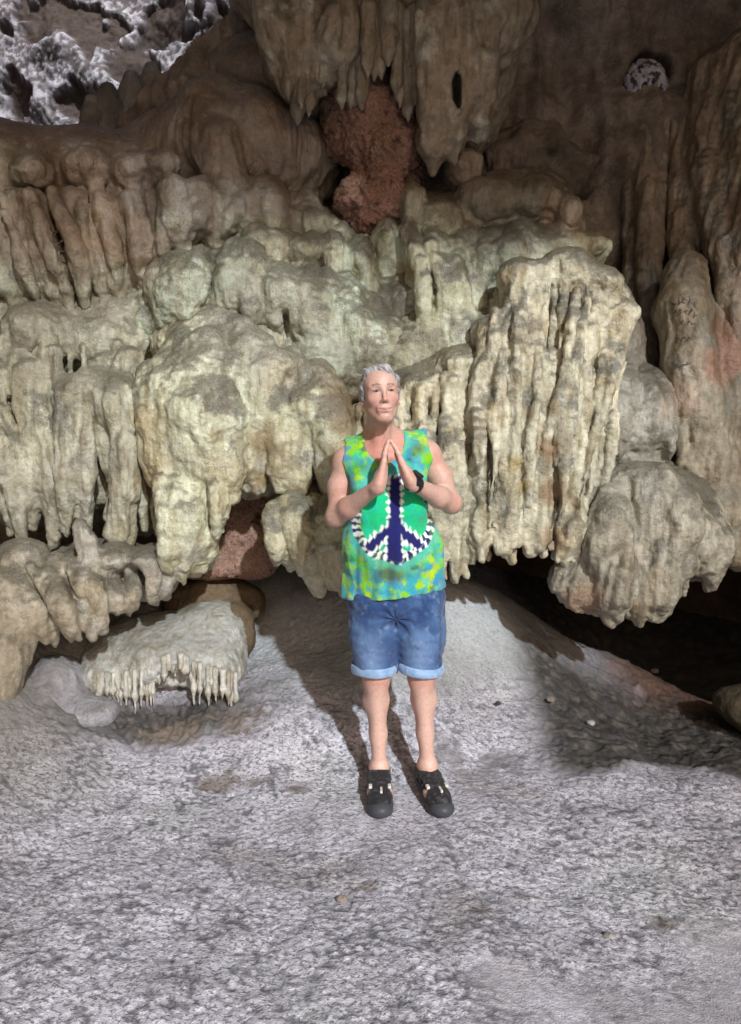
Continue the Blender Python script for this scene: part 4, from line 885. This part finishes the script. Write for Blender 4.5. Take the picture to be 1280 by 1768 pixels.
lips = ((abs(lv[:, 2] + .0655 - lv[:, 0] ** 2 * 8) < .0062 - abs(lv[:, 0]) * .16) & (abs(lv[:, 0]) < .026) & (lv[:, 1] < -.085) & headm)
c[lips] = (.47, .215, .185)
mouth = (abs(lv[:, 2] + .0655 - lv[:, 0] ** 2 * 8) < .0018) & (abs(lv[:, 0]) < .027) & (lv[:, 1] < -.085) & headm
c[mouth] = (.24, .08, .07)
for s in (-1, 1):
    brow = (abs(lv[:, 2] - .0335 + (s * lv[:, 0] - .030) ** 2 * 9) < .0034) & (s * lv[:, 0] > .012) & (s * lv[:, 0] < .046) & (lv[:, 1] < 0) & headm
    c[brow] = np.array([.25, .165, .13])
    lash = (abs(lv[:, 2] - .0125 + (s * lv[:, 0] - .030) ** 2 * 16) < .0022) & (abs(s * lv[:, 0] - .030) < .0145) & (lv[:, 1] < 0) & headm
    c[lash] = (.12, .07, .055)
    c = lerp(c, np.array([.26, .13, .10]), np.clip(g(s * .030, .010, .011), 0, 1) * .6)
    fl = np.exp(-(((lv[:, 2] + .050) - (.030 - s * lv[:, 0]) * 1.35) / .0035) ** 2) * (s * lv[:, 0] > .018) * (s * lv[:, 0] < .044) * (lv[:, 2] > -.078) * (lv[:, 2] < -.034) * (lv[:, 1] < -.03) * headm
    c = lerp(c, np.array([.30, .13, .11]), np.clip(fl, 0, 1) * .28)
    cf = np.exp(-((lv[:, 2] - .002) / .0022) ** 2) * (s * lv[:, 0] > .040) * (s * lv[:, 0] < .056) * headm * (lv[:, 1] < 0); c = lerp(c, np.array([.32, .16, .13]), cf * .5)  # smile folds and crow's feet: crease shade drawn into the skin colour
    nos = (((abs(lv[:, 0]) - .0065) / .0035) ** 2 + ((lv[:, 2] + .0405) / .0028) ** 2 < 1) & (lv[:, 1] < -.09) & headm
    c[nos] = (.13, .05, .04)
chest = (V[:, 2] < HC[2] - .10) & (V[:, 2] > neck0[2] - .16) & (abs(V[:, 0] - neck0[0]) < .12) & (V[:, 1] > 2.64)
c = lerp(c, np.array([.50, .205, .16]), chest * sst(HC[2] - .10 - V[:, 2], 0, .09) * .75)
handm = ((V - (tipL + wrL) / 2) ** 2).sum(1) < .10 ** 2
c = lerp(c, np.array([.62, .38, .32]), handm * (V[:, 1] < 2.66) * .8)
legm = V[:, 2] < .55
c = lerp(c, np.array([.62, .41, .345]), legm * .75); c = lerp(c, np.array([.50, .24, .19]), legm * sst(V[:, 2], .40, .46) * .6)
c = lerp(c, np.array([.40, .20, .16]), sst(n2, .5, .8) * .25)
person = link('person', V, Q, M_SKIN, paint=c, loc=(.06, 2.74, 0), label='grey haired person in tie dye tank top and denim shorts, palms pressed together', category='person')

# eyes: small almond shaped, white with a dark iris
for s in (-1, 1):
    S = Sdf(); ell_h(S, (s * .030, -.0828, .0085), (.0112, .0065, .0050), .001)
    V, Q = nets(*S.grid(.0016)); l2 = (V - HC) @ RH / HS
    c = np.tile([.28, .23, .21], (len(V), 1)); c[((l2[:, 0] - s * .030 - .001) ** 2 + (l2[:, 2] - .009) ** 2) < .0056 ** 2] = (.035, .03, .028)
    link('eye', V, Q, M_RUB, parent=person, paint=c)
# hair: short, swept to one side
S = Sdf()
ell_h(S, (0, .020, .042), (.0775, .092, .085), .02); ell_h(S, (-.062, .022, .010), (.022, .045, .05), .02); ell_h(S, (.062, .022, .010), (.022, .045, .05), .02); ell_h(S, (0, .065, .0), (.066, .05, .07), .02)
seg_h(S, (-.050, -.036, .090), (.020, -.058, .100), .018, .018, .02); seg_h(S, (.010, -.060, .098), (.058, -.048, .060), .017, .014, .014); seg_h(S, (.055, -.050, .065), (.072, -.020, .020), .013, .008, .012)
seg_h(S, (-.052, -.036, .088), (-.070, -.012, .030), .014, .009, .012); seg_h(S, (.035, -.066, .085), (.062, -.056, .030), .010, .004, .01)
ell_h(S, (-.010, -.118, -.004), (.049, .060, .068), .006, -1); ell_h(S, (0, -.05, -.075), (.12, .09, .055), .008, -1)
V, Q = nets(*S.grid(.003)); l2 = (V - HC) @ RH / HS; N = normals(V, Q)
q = np.stack([l2[:, 0] * 1.0 + l2[:, 2] * .5, l2[:, 1] * .25, (l2[:, 2] - l2[:, 0] * .5) * .2], 1)
V = V + N * (.0022 * pnoise(q, 190, 4) + .0026 * pnoise(q, 90, 5) + .002 * pnoise(l2, 40, 6))[:, None]
c = lerp(np.array([.34, .33, .34]), np.array([.10, .095, .10]), sst(pnoise(q, 200, 8) + .6 * pnoise(l2, 25, 9), -.3, .5)); c = lerp(c, np.array([.48, .47, .47]), sst(pnoise(q, 120, 12), .2, .6) * .7)
link('hair', V, Q, M_HAIR, parent=person, paint=c)

# ---- tank top
S = Sdf()
hem_c = at(681, 1003, BY + .01)
S.ell(at(667, 838, BY + .015), (.150, .112, .165), .05); S.ell(at(676, 920, BY + .01), (.168, .118, .14), .06)
S.ell(at(637, 874, BY - .06), (.066, .060, .066), .05); S.ell(at(707, 870, BY - .06), (.066, .060, .066), .05)
S.path([at(664, 900, BY), hem_c + [0, 0, -.03]], [.10, .115], .08)
S.path([hem_c + [-.095, 0, .12], hem_c + [-.098, .01, -.055]], [.082, .094], .06); S.path([hem_c + [.095, 0, .12], hem_c + [.096, .01, -.03]], [.080, .090], .06)
for pts in ([at(606, 772, BY + .03), at(618, 800, BY - .03), at(626, 840, BY - .07)], [at(728, 757, BY + .03), at(722, 790, BY - .03), at(716, 840, BY - .07)]):
    S.path(pts, [.034, .034, .045], .02)
S.path([at(606, 772, BY + .03), at(620, 800, BY + .09)], [.033, .04], .02); S.path([at(728, 757, BY + .03), at(722, 790, BY + .09)], [.033, .04], .02)
S.path([neck0 + [0, .0, -.02], shL + [.01, 0, .0]], [.062, .060], .04); S.path([neck0 + [0, 0, -.02], shR + [-.01, 0, .0]], [.062, .060], .04)
S.path([neck0 + [0, .02, .035], shL + [.03, .01, .03]], [.046, .040], .03); S.path([neck0 + [0, .02, .035], shR + [-.03, .01, .03]], [.046, .040], .03)
# openings: neck, arms, hem
nk = at(664, 752, BY - .05)
S.ell(nk, (.074, .19, .098), .010, -1); S.ell(nk + [0, 0, .06], (.078, .3, .10), .01, -1)
S.ell(at(560, 815, BY), (.078, .22, .085), .012, -1); S.ell(at(784, 805, BY), (.085, .22, .090), .012, -1)
S.ell(at(565, 770, BY), (.066, .22, .10), .01, -1); S.ell(at(771, 755, BY), (.072, .22, .10), .01, -1)
Rb = rotm(0, math.radians(-7), 0)
S.box(hem_c + [0, 0, -.245], (.5, .4, .20), .006, -1, Rb)
F, L0, hh_ = S.grid(.0036)
V, Q = nets(F, L0, hh_); V = smooth(V, Q, 1, .5); N = normals(V, Q)
# folds hang from the chest and gather near the hem
pcx = at(678, 880, 2.7)[0]
wz = sst(-V[:, 2], -1.15, -.95)
fold = .010 * pnoise(V, 9, 3, (1.6, 1, .35)) * (.3 + wz) + .006 * pnoise(V, 20, 5, (1.4, 1, .4)) * (.3 + wz) + .004 * pnoise(V, 18, 6, (.6, 1, 1.2))
W = V.copy(); W[:, 0] += .35 * (V[:, 0] - pcx) * (V[:, 2] - 1.15)
fold = fold * 1.15 + wz * .007 * (1 - 2 * abs(pnoise(W, 13, 44, (1.5, 1, .25))))
V = V + N * (fold * (1 - .6 * (N[:, 2] < -.6)))[:, None]
# tie dye: the dye follows the cloth, front seen flat (u across, v down), units of px of a front view
pc = at(682, 888, 2.68); u = (V[:, 0] - pc[0]) / .236 * 113; v = -(V[:, 2] - pc[2]) / .236 * 113      # about photo pixels at the chest
u = u + 3.5 * pnoise(V, 13, 91); v = v + 3.5 * pnoise(V, 13, 92); w_n = pnoise(V, 55, 21) ; w_b = fbm(V, 11, 22, 3); w_c = fbm(V, 24, 23, 3)
blue = np.array([.05, .22, .55]); lime = np.array([.20, .52, .005]); teal = np.array([.01, .42, .26]); aqua = np.array([.07, .46, .42]); navy = np.array([.012, .014, .12]); wht = np.array([.80, .83, .82]); dkg = np.array([.04, .13, .09]); ylw = np.array([.40, .58, .01]); sea = np.array([.01, .48, .19])
c = lerp(lime, ylw, sst(w_b, -.3, .5)); c = lerp(c, sea, sst(w_c + .5 * w_b, -.25, .45) * .9); c = lerp(c, blue, sst(fbm(V, 17, 29, 4), .05, .6) * .8); c = lerp(c, dkg, sst(fbm(V, 23, 30, 4), .20, .7) * .85)
c = lerp(c, aqua, sst(fbm(V, 19, 41, 4), .10, .6) * .85)
RR = 68.0; cyy = 10.0
c = lerp(c, lerp(blue, teal, .3), sst(v + 14 * w_b, 88, 112) * sst(w_c, -.3, .25) * .75)
rad = np.sqrt(u ** 2 + (v - cyy) ** 2) + w_n * 3
inner = (1 - sst(rad, RR - 12, RR - 6)); c = lerp(c, lerp(sea, teal * 1.05, sst(w_c, -.2, .5)), inner)
ringw = np.exp(-((rad - RR) / 9.0) ** 2)
ang = np.arctan2(v - cyy, u); tooth = .5 + .5 * np.sin(ang * 34 + w_n * 2.0)
front = V[:, 1] < 2.82
c = lerp(c, aqua, np.exp(-((rad - RR - 14) / 9.0) ** 2) * .8)
c = lerp(c, lerp(wht, navy, sst(tooth, .42, .62)), sst(ringw, .30, .6) * front * (.75 + .25 * sst(w_c, -.4, .2)))
def spoke(dist, along, halfw, per, seed):
    global c
    tt = .5 + .5 * np.sin(along / per * 6.283 + pnoise(V, 40, seed) * 2.5); e = halfw + w_n * 1.6; ok = (1 - sst(rad, RR, RR + 5)) * front
    c = lerp(c, wht, (1 - sst(dist, e + 3 + 5 * tt, e + 6 + 6 * tt)) * ok * .95)
    c = lerp(c, navy, (1 - sst(dist, e + 3.2 * (1 - tt) - .5, e + 3.2 * (1 - tt) + 2.5)) * ok)
spoke(abs(u), v, 6.0 + 4 * sst(v, 10, 35), 12, 51)
for s in (-1, 1):
    d = np.where(s * u > 0, abs((v - 16) * .707 - s * u * .707 * .95), 999); spoke(d, u, 4.5, 9, 53 + s)
c = lerp(c, navy, (1 - sst(abs(u), 6 + 4 * sst(v, 10, 35), 10 + 4 * sst(v, 10, 35))) * (1 - sst(rad, RR + 2, RR + 8)) * front)
c = lerp(c, navy, (1 - sst(abs(u), 10, 15)) * (1 - sst(abs(v - 18), 11, 16)) * front)
dk = np.exp(-((u + 8) / 26) ** 2 - ((v - 108) / 13) ** 2); c = lerp(c, np.array([.07, .12, .07]), np.clip(dk * 1.4, 0, 1) * front * .9)
dk = np.exp(-((u + 58) / 16) ** 2 - ((v + 78) / 13) ** 2); c = lerp(c, np.array([.06, .16, .03]), np.clip(dk, 0, 1) * .7 * sst(w_c, -.4, .2))
c = lerp(c, dkg, np.exp(-((u - 42) / 13) ** 2 - ((v + 112) / 12) ** 2) * .85)
link('tank_top', V, Q, M_SHIRT, parent=person, paint=c)

# ---- denim shorts with rolled cuffs
S = Sdf()
S.ell(at(684, 1040, BY + .03), (.176, .124, .10), .05); S.ell(at(684, 1015, BY + .03), (.165, .112, .09), .04)
for hp, kn, s in ((hipL, knL, -1), (hipR, knR, 1)):
    a = hp + [s * .008, .01, .01]; b = at(648 if s < 0 else 725, 1152, BY - .02); S.path([a, a * .5 + b * .5 + [0, -.004, 0], b], [.098, .091, .084], .025)
    S.path([b + [0, 0, .035], b + [0, 0, -.20]], [.070, .070], .004, -1)
    S.box(b + [s * .02, 0, -.10], (.104, .15, .10), .004, -1)
S.path([at(685, 1085, BY - .16), at(686, 1190, BY - .12)], [.012, .018], .02, -1)
V, Q = nets(*S.grid(.0038)); V = smooth(V, Q, 1, .5); N = normals(V, Q)
pcr = at(684, 1070, BY - .1); rad = np.sqrt((V[:, 0] - pcr[0]) ** 2 + (V[:, 2] - pcr[2]) ** 2); an_ = np.arctan2(V[:, 2] - pcr[2], V[:, 0] - pcr[0])
V = V + N * (.006 * np.sin(an_ * 9 + rad * 20) * np.exp(-rad / .09) + .008 * pnoise(V, 11, 2, (.8, 1, 1.3)) + .004 * pnoise(V, 26, 4, (.7, 1, 1.6)) + .0015 * pnoise(V, 70, 4))[:, None]
n1 = fbm(V, 7, 61, 3); n2 = fbm(V, 40, 62, 2)
c = lerp(np.array([.022, .056, .165]), np.array([.065, .135, .30]), sst(n1 + n2 * .3, -.3, .6)); fade = np.exp(-((abs(V[:, 0] - pcr[0]) - .09) / .05) ** 2) * sst(-V[:, 2], -.72, -.55)
c = lerp(c, np.array([.24, .37, .60]), fade * .5 * (N[:, 1] < 0)); c = lerp(c, np.array([.035, .065, .17]), (abs(V[:, 0] - pcr[0]) < .006) * (V[:, 2] > pcr[2] - .01) * .7)
c = lerp(c, np.array([.04, .08, .20]), np.exp(-((an_ % .7) - .35) ** 2 / .01) * np.exp(-((rad - .09) / .04) ** 2) * .3)
hx = abs(V[:, 0] - pcr[0]); fr_ = N[:, 1] < .2
pk = np.exp(-((np.sqrt((hx - .20) ** 2 + (V[:, 2] - pcr[2] - .10) ** 2) - .105) / .0035) ** 2) * (V[:, 2] > pcr[2] - .03) * fr_
yk = np.exp(-((np.sqrt((V[:, 0] - pcr[0] - .0) ** 2 * 3 + (V[:, 2] - pcr[2] - .09) ** 2) - .085) / .003) ** 2) * (V[:, 0] > pcr[0]) * (hx < .045) * fr_
si = np.exp(-((hx - .168) / .005) ** 2) * fr_
c = lerp(c, np.array([.020, .040, .11]), np.clip(pk + yk + si, 0, 1) * .65); c = lerp(c, np.array([.26, .36, .50]), np.clip(sst(n2, .35, .8), 0, 1) * .3)
shorts = link('denim_shorts', V, Q, M_DENIM, parent=person, paint=c)
for s in (-1, 1):
    b = at(648 if s < 0 else 725, 1152, BY - .02); nu = 48; nv = 12
    def cuff(u, w):
        R = .0865 + .0055 * np.cos(w); z_ = .019 * np.sin(w); e = .003 * np.sin(u * 3 + s)
        return np.stack([b[0] + (R + e) * 1.0 * np.cos(u), b[1] + (R + e) * 1.0 * np.sin(u), b[2] + .004 + z_ + .006 * np.cos(u) * -s + .003 * np.sin(u * 2)], 1)
    V, Q = sheet(np.linspace(0, 2 * math.pi, nu), np.linspace(0, 2 * math.pi, nv), cuff)
    c = lerp(np.array([.20, .33, .56]), np.array([.30, .45, .68]), sst(fbm(V, 40, 7, 2), -.4, .4))
    link('cuff', V, Q[:, ::-1], M_DENIM, parent=shorts, paint=c)

# ---- watch strap on the wrist at the right of the picture
ax = (elR - wrR) / np.linalg.norm(elR - wrR); p = wrR + ax * .012; S = Sdf(); S.seg(p - ax * .008, p + ax * .008, .0315, .0325, .002); S.seg(p - ax * .06, p + ax * .06, .0255, .0275, .002, -1)
fr = np.array([.2, -1, .35]); fr /= np.linalg.norm(fr)
V, Q = nets(*S.grid(.0024)); band = link('wristwatch', V, Q, M_BLACK, parent=person, paint=np.tile([.012, .012, .014], (len(V), 1)))
S = Sdf(); cd = p + np.array([.012, -.010, .030]); S.box(cd, (.016, .012, .006), .002, 1, rotm(0, math.radians(35), math.radians(-20)), .004)
V, Q = nets(*S.grid(.002)); link('watch_face', V, Q, M_RUB, parent=band, paint=np.tile([.015, .015, .018], (len(V), 1)))

# ---- sport sandals with closed toes
for j, (an, f, sd_) in enumerate(FEET):
    hl = np.array([an[0], an[1], 0]) - f * .045; R = np.stack([f, sd_, [0, 0, 1]], 1)
    S = Sdf()
    for t, wd in ((.012, .034), (.06, .036), (.12, .042), (.18, .049), (.215, .047), (.245, .038)):
        S.ell(hl + f * t + [0, 0, .014], (wd, wd, .013), .02)
    S.box(hl + f * .13 + [0, 0, .013], (.11, .030, .008), .02, 1, R, .006)
    S.ell(hl + f * .245 + [0, 0, .028], (.040, .040, .024), .015)           # rubber toe bumper
    S.box(hl + f * .13 + [0, 0, .064], (.100, .08, .036), .006, -1, R)
    V, Q = nets(*S.grid(.0034)); V = smooth(V, Q, 1)
    V[:, 2] += .0015 * np.sin(((V - hl) @ f) * 420) * (V[:, 2] < .012)
    sh = link('sandal', V, Q, M_RUB, parent=person, paint=np.tile([.055, .057, .068], (len(V), 1)))
    S = Sdf(); P = lambda t, y, z: hl + f * t + sd_ * y + np.array([0, 0, z])
    for t, z, r in ((.225, .034, .038), (.19, .042, .045), (.14, .052, .045), (.09, .062, .044), (.04, .066, .041), (.015, .060, .037)): S.ell(P(t, 0, z), (r + .003, r + .003, r * .86), .02)
    S.path([P(.03, 0, .06), P(.033, 0, .072)], [.038, .037], .01)
    S.ell(P(.035, 0, .165), (.034, .034, .070), .004, -1)
    S.box(P(.13, 0, -.03), (.2, .08, .045), .004, -1, R)
    for t, y, rx, rz in ((.178, .040, .013, .016), (.178, -.040, .013, .016), (.118, .040, .020, .019), (.118, -.040, .020, .019), (.07, .042, .013, .018), (.07, -.042, .013, .018)):
        S.ell(P(t, y, .050), (rx, rx, rz), .004, -1)
    S.ell(P(.205, .004, .068), (.016, .008, .014), .003, -1, R)
    S.ell(P(.050, 0, .135), (.045, .045, .035), .004, -1)
    V, Q = nets(*S.grid(.003)); V = smooth(V, Q, 1, .4); N = normals(V, Q); V = V + N * (.0015 * pnoise(V, 120, 3))[:, None]
    up = link('upper', V, Q, M_BLACK, parent=sh, paint=lerp(np.array([.018, .017, .020]), np.array([.05, .048, .055]), sst(fbm(V, 60, 4, 2), .0, .5)))
    for t, y, z, dx, dy in ((.175, .036, .074, .010, .005), (.175, -.036, .074, .010, .005), (.208, .004, .076, .016, .003)):
        S = Sdf(); S.box(P(t, y, z), (dx, dy, .004), .001, 1, R, .0015)
        V, Q = nets(*S.grid(.0018)); link('buckle', V, Q, M_METAL, parent=sh, paint=np.tile([.55, .55, .52], (len(V), 1)))
    for t in (.09, .12, .15):
        S = Sdf(); S.path([P(t - .01, -.040, .062 - (t - .09) * .2), P(t, 0, .093 - (t - .09) * .25), P(t + .01, .040, .062 - (t - .09) * .2)], [.007, .008, .007], .004)
        V, Q = nets(*S.grid(.0026)); link('strap', V, Q, M_BLACK, parent=sh, paint=np.tile([.03, .028, .034], (len(V), 1)))
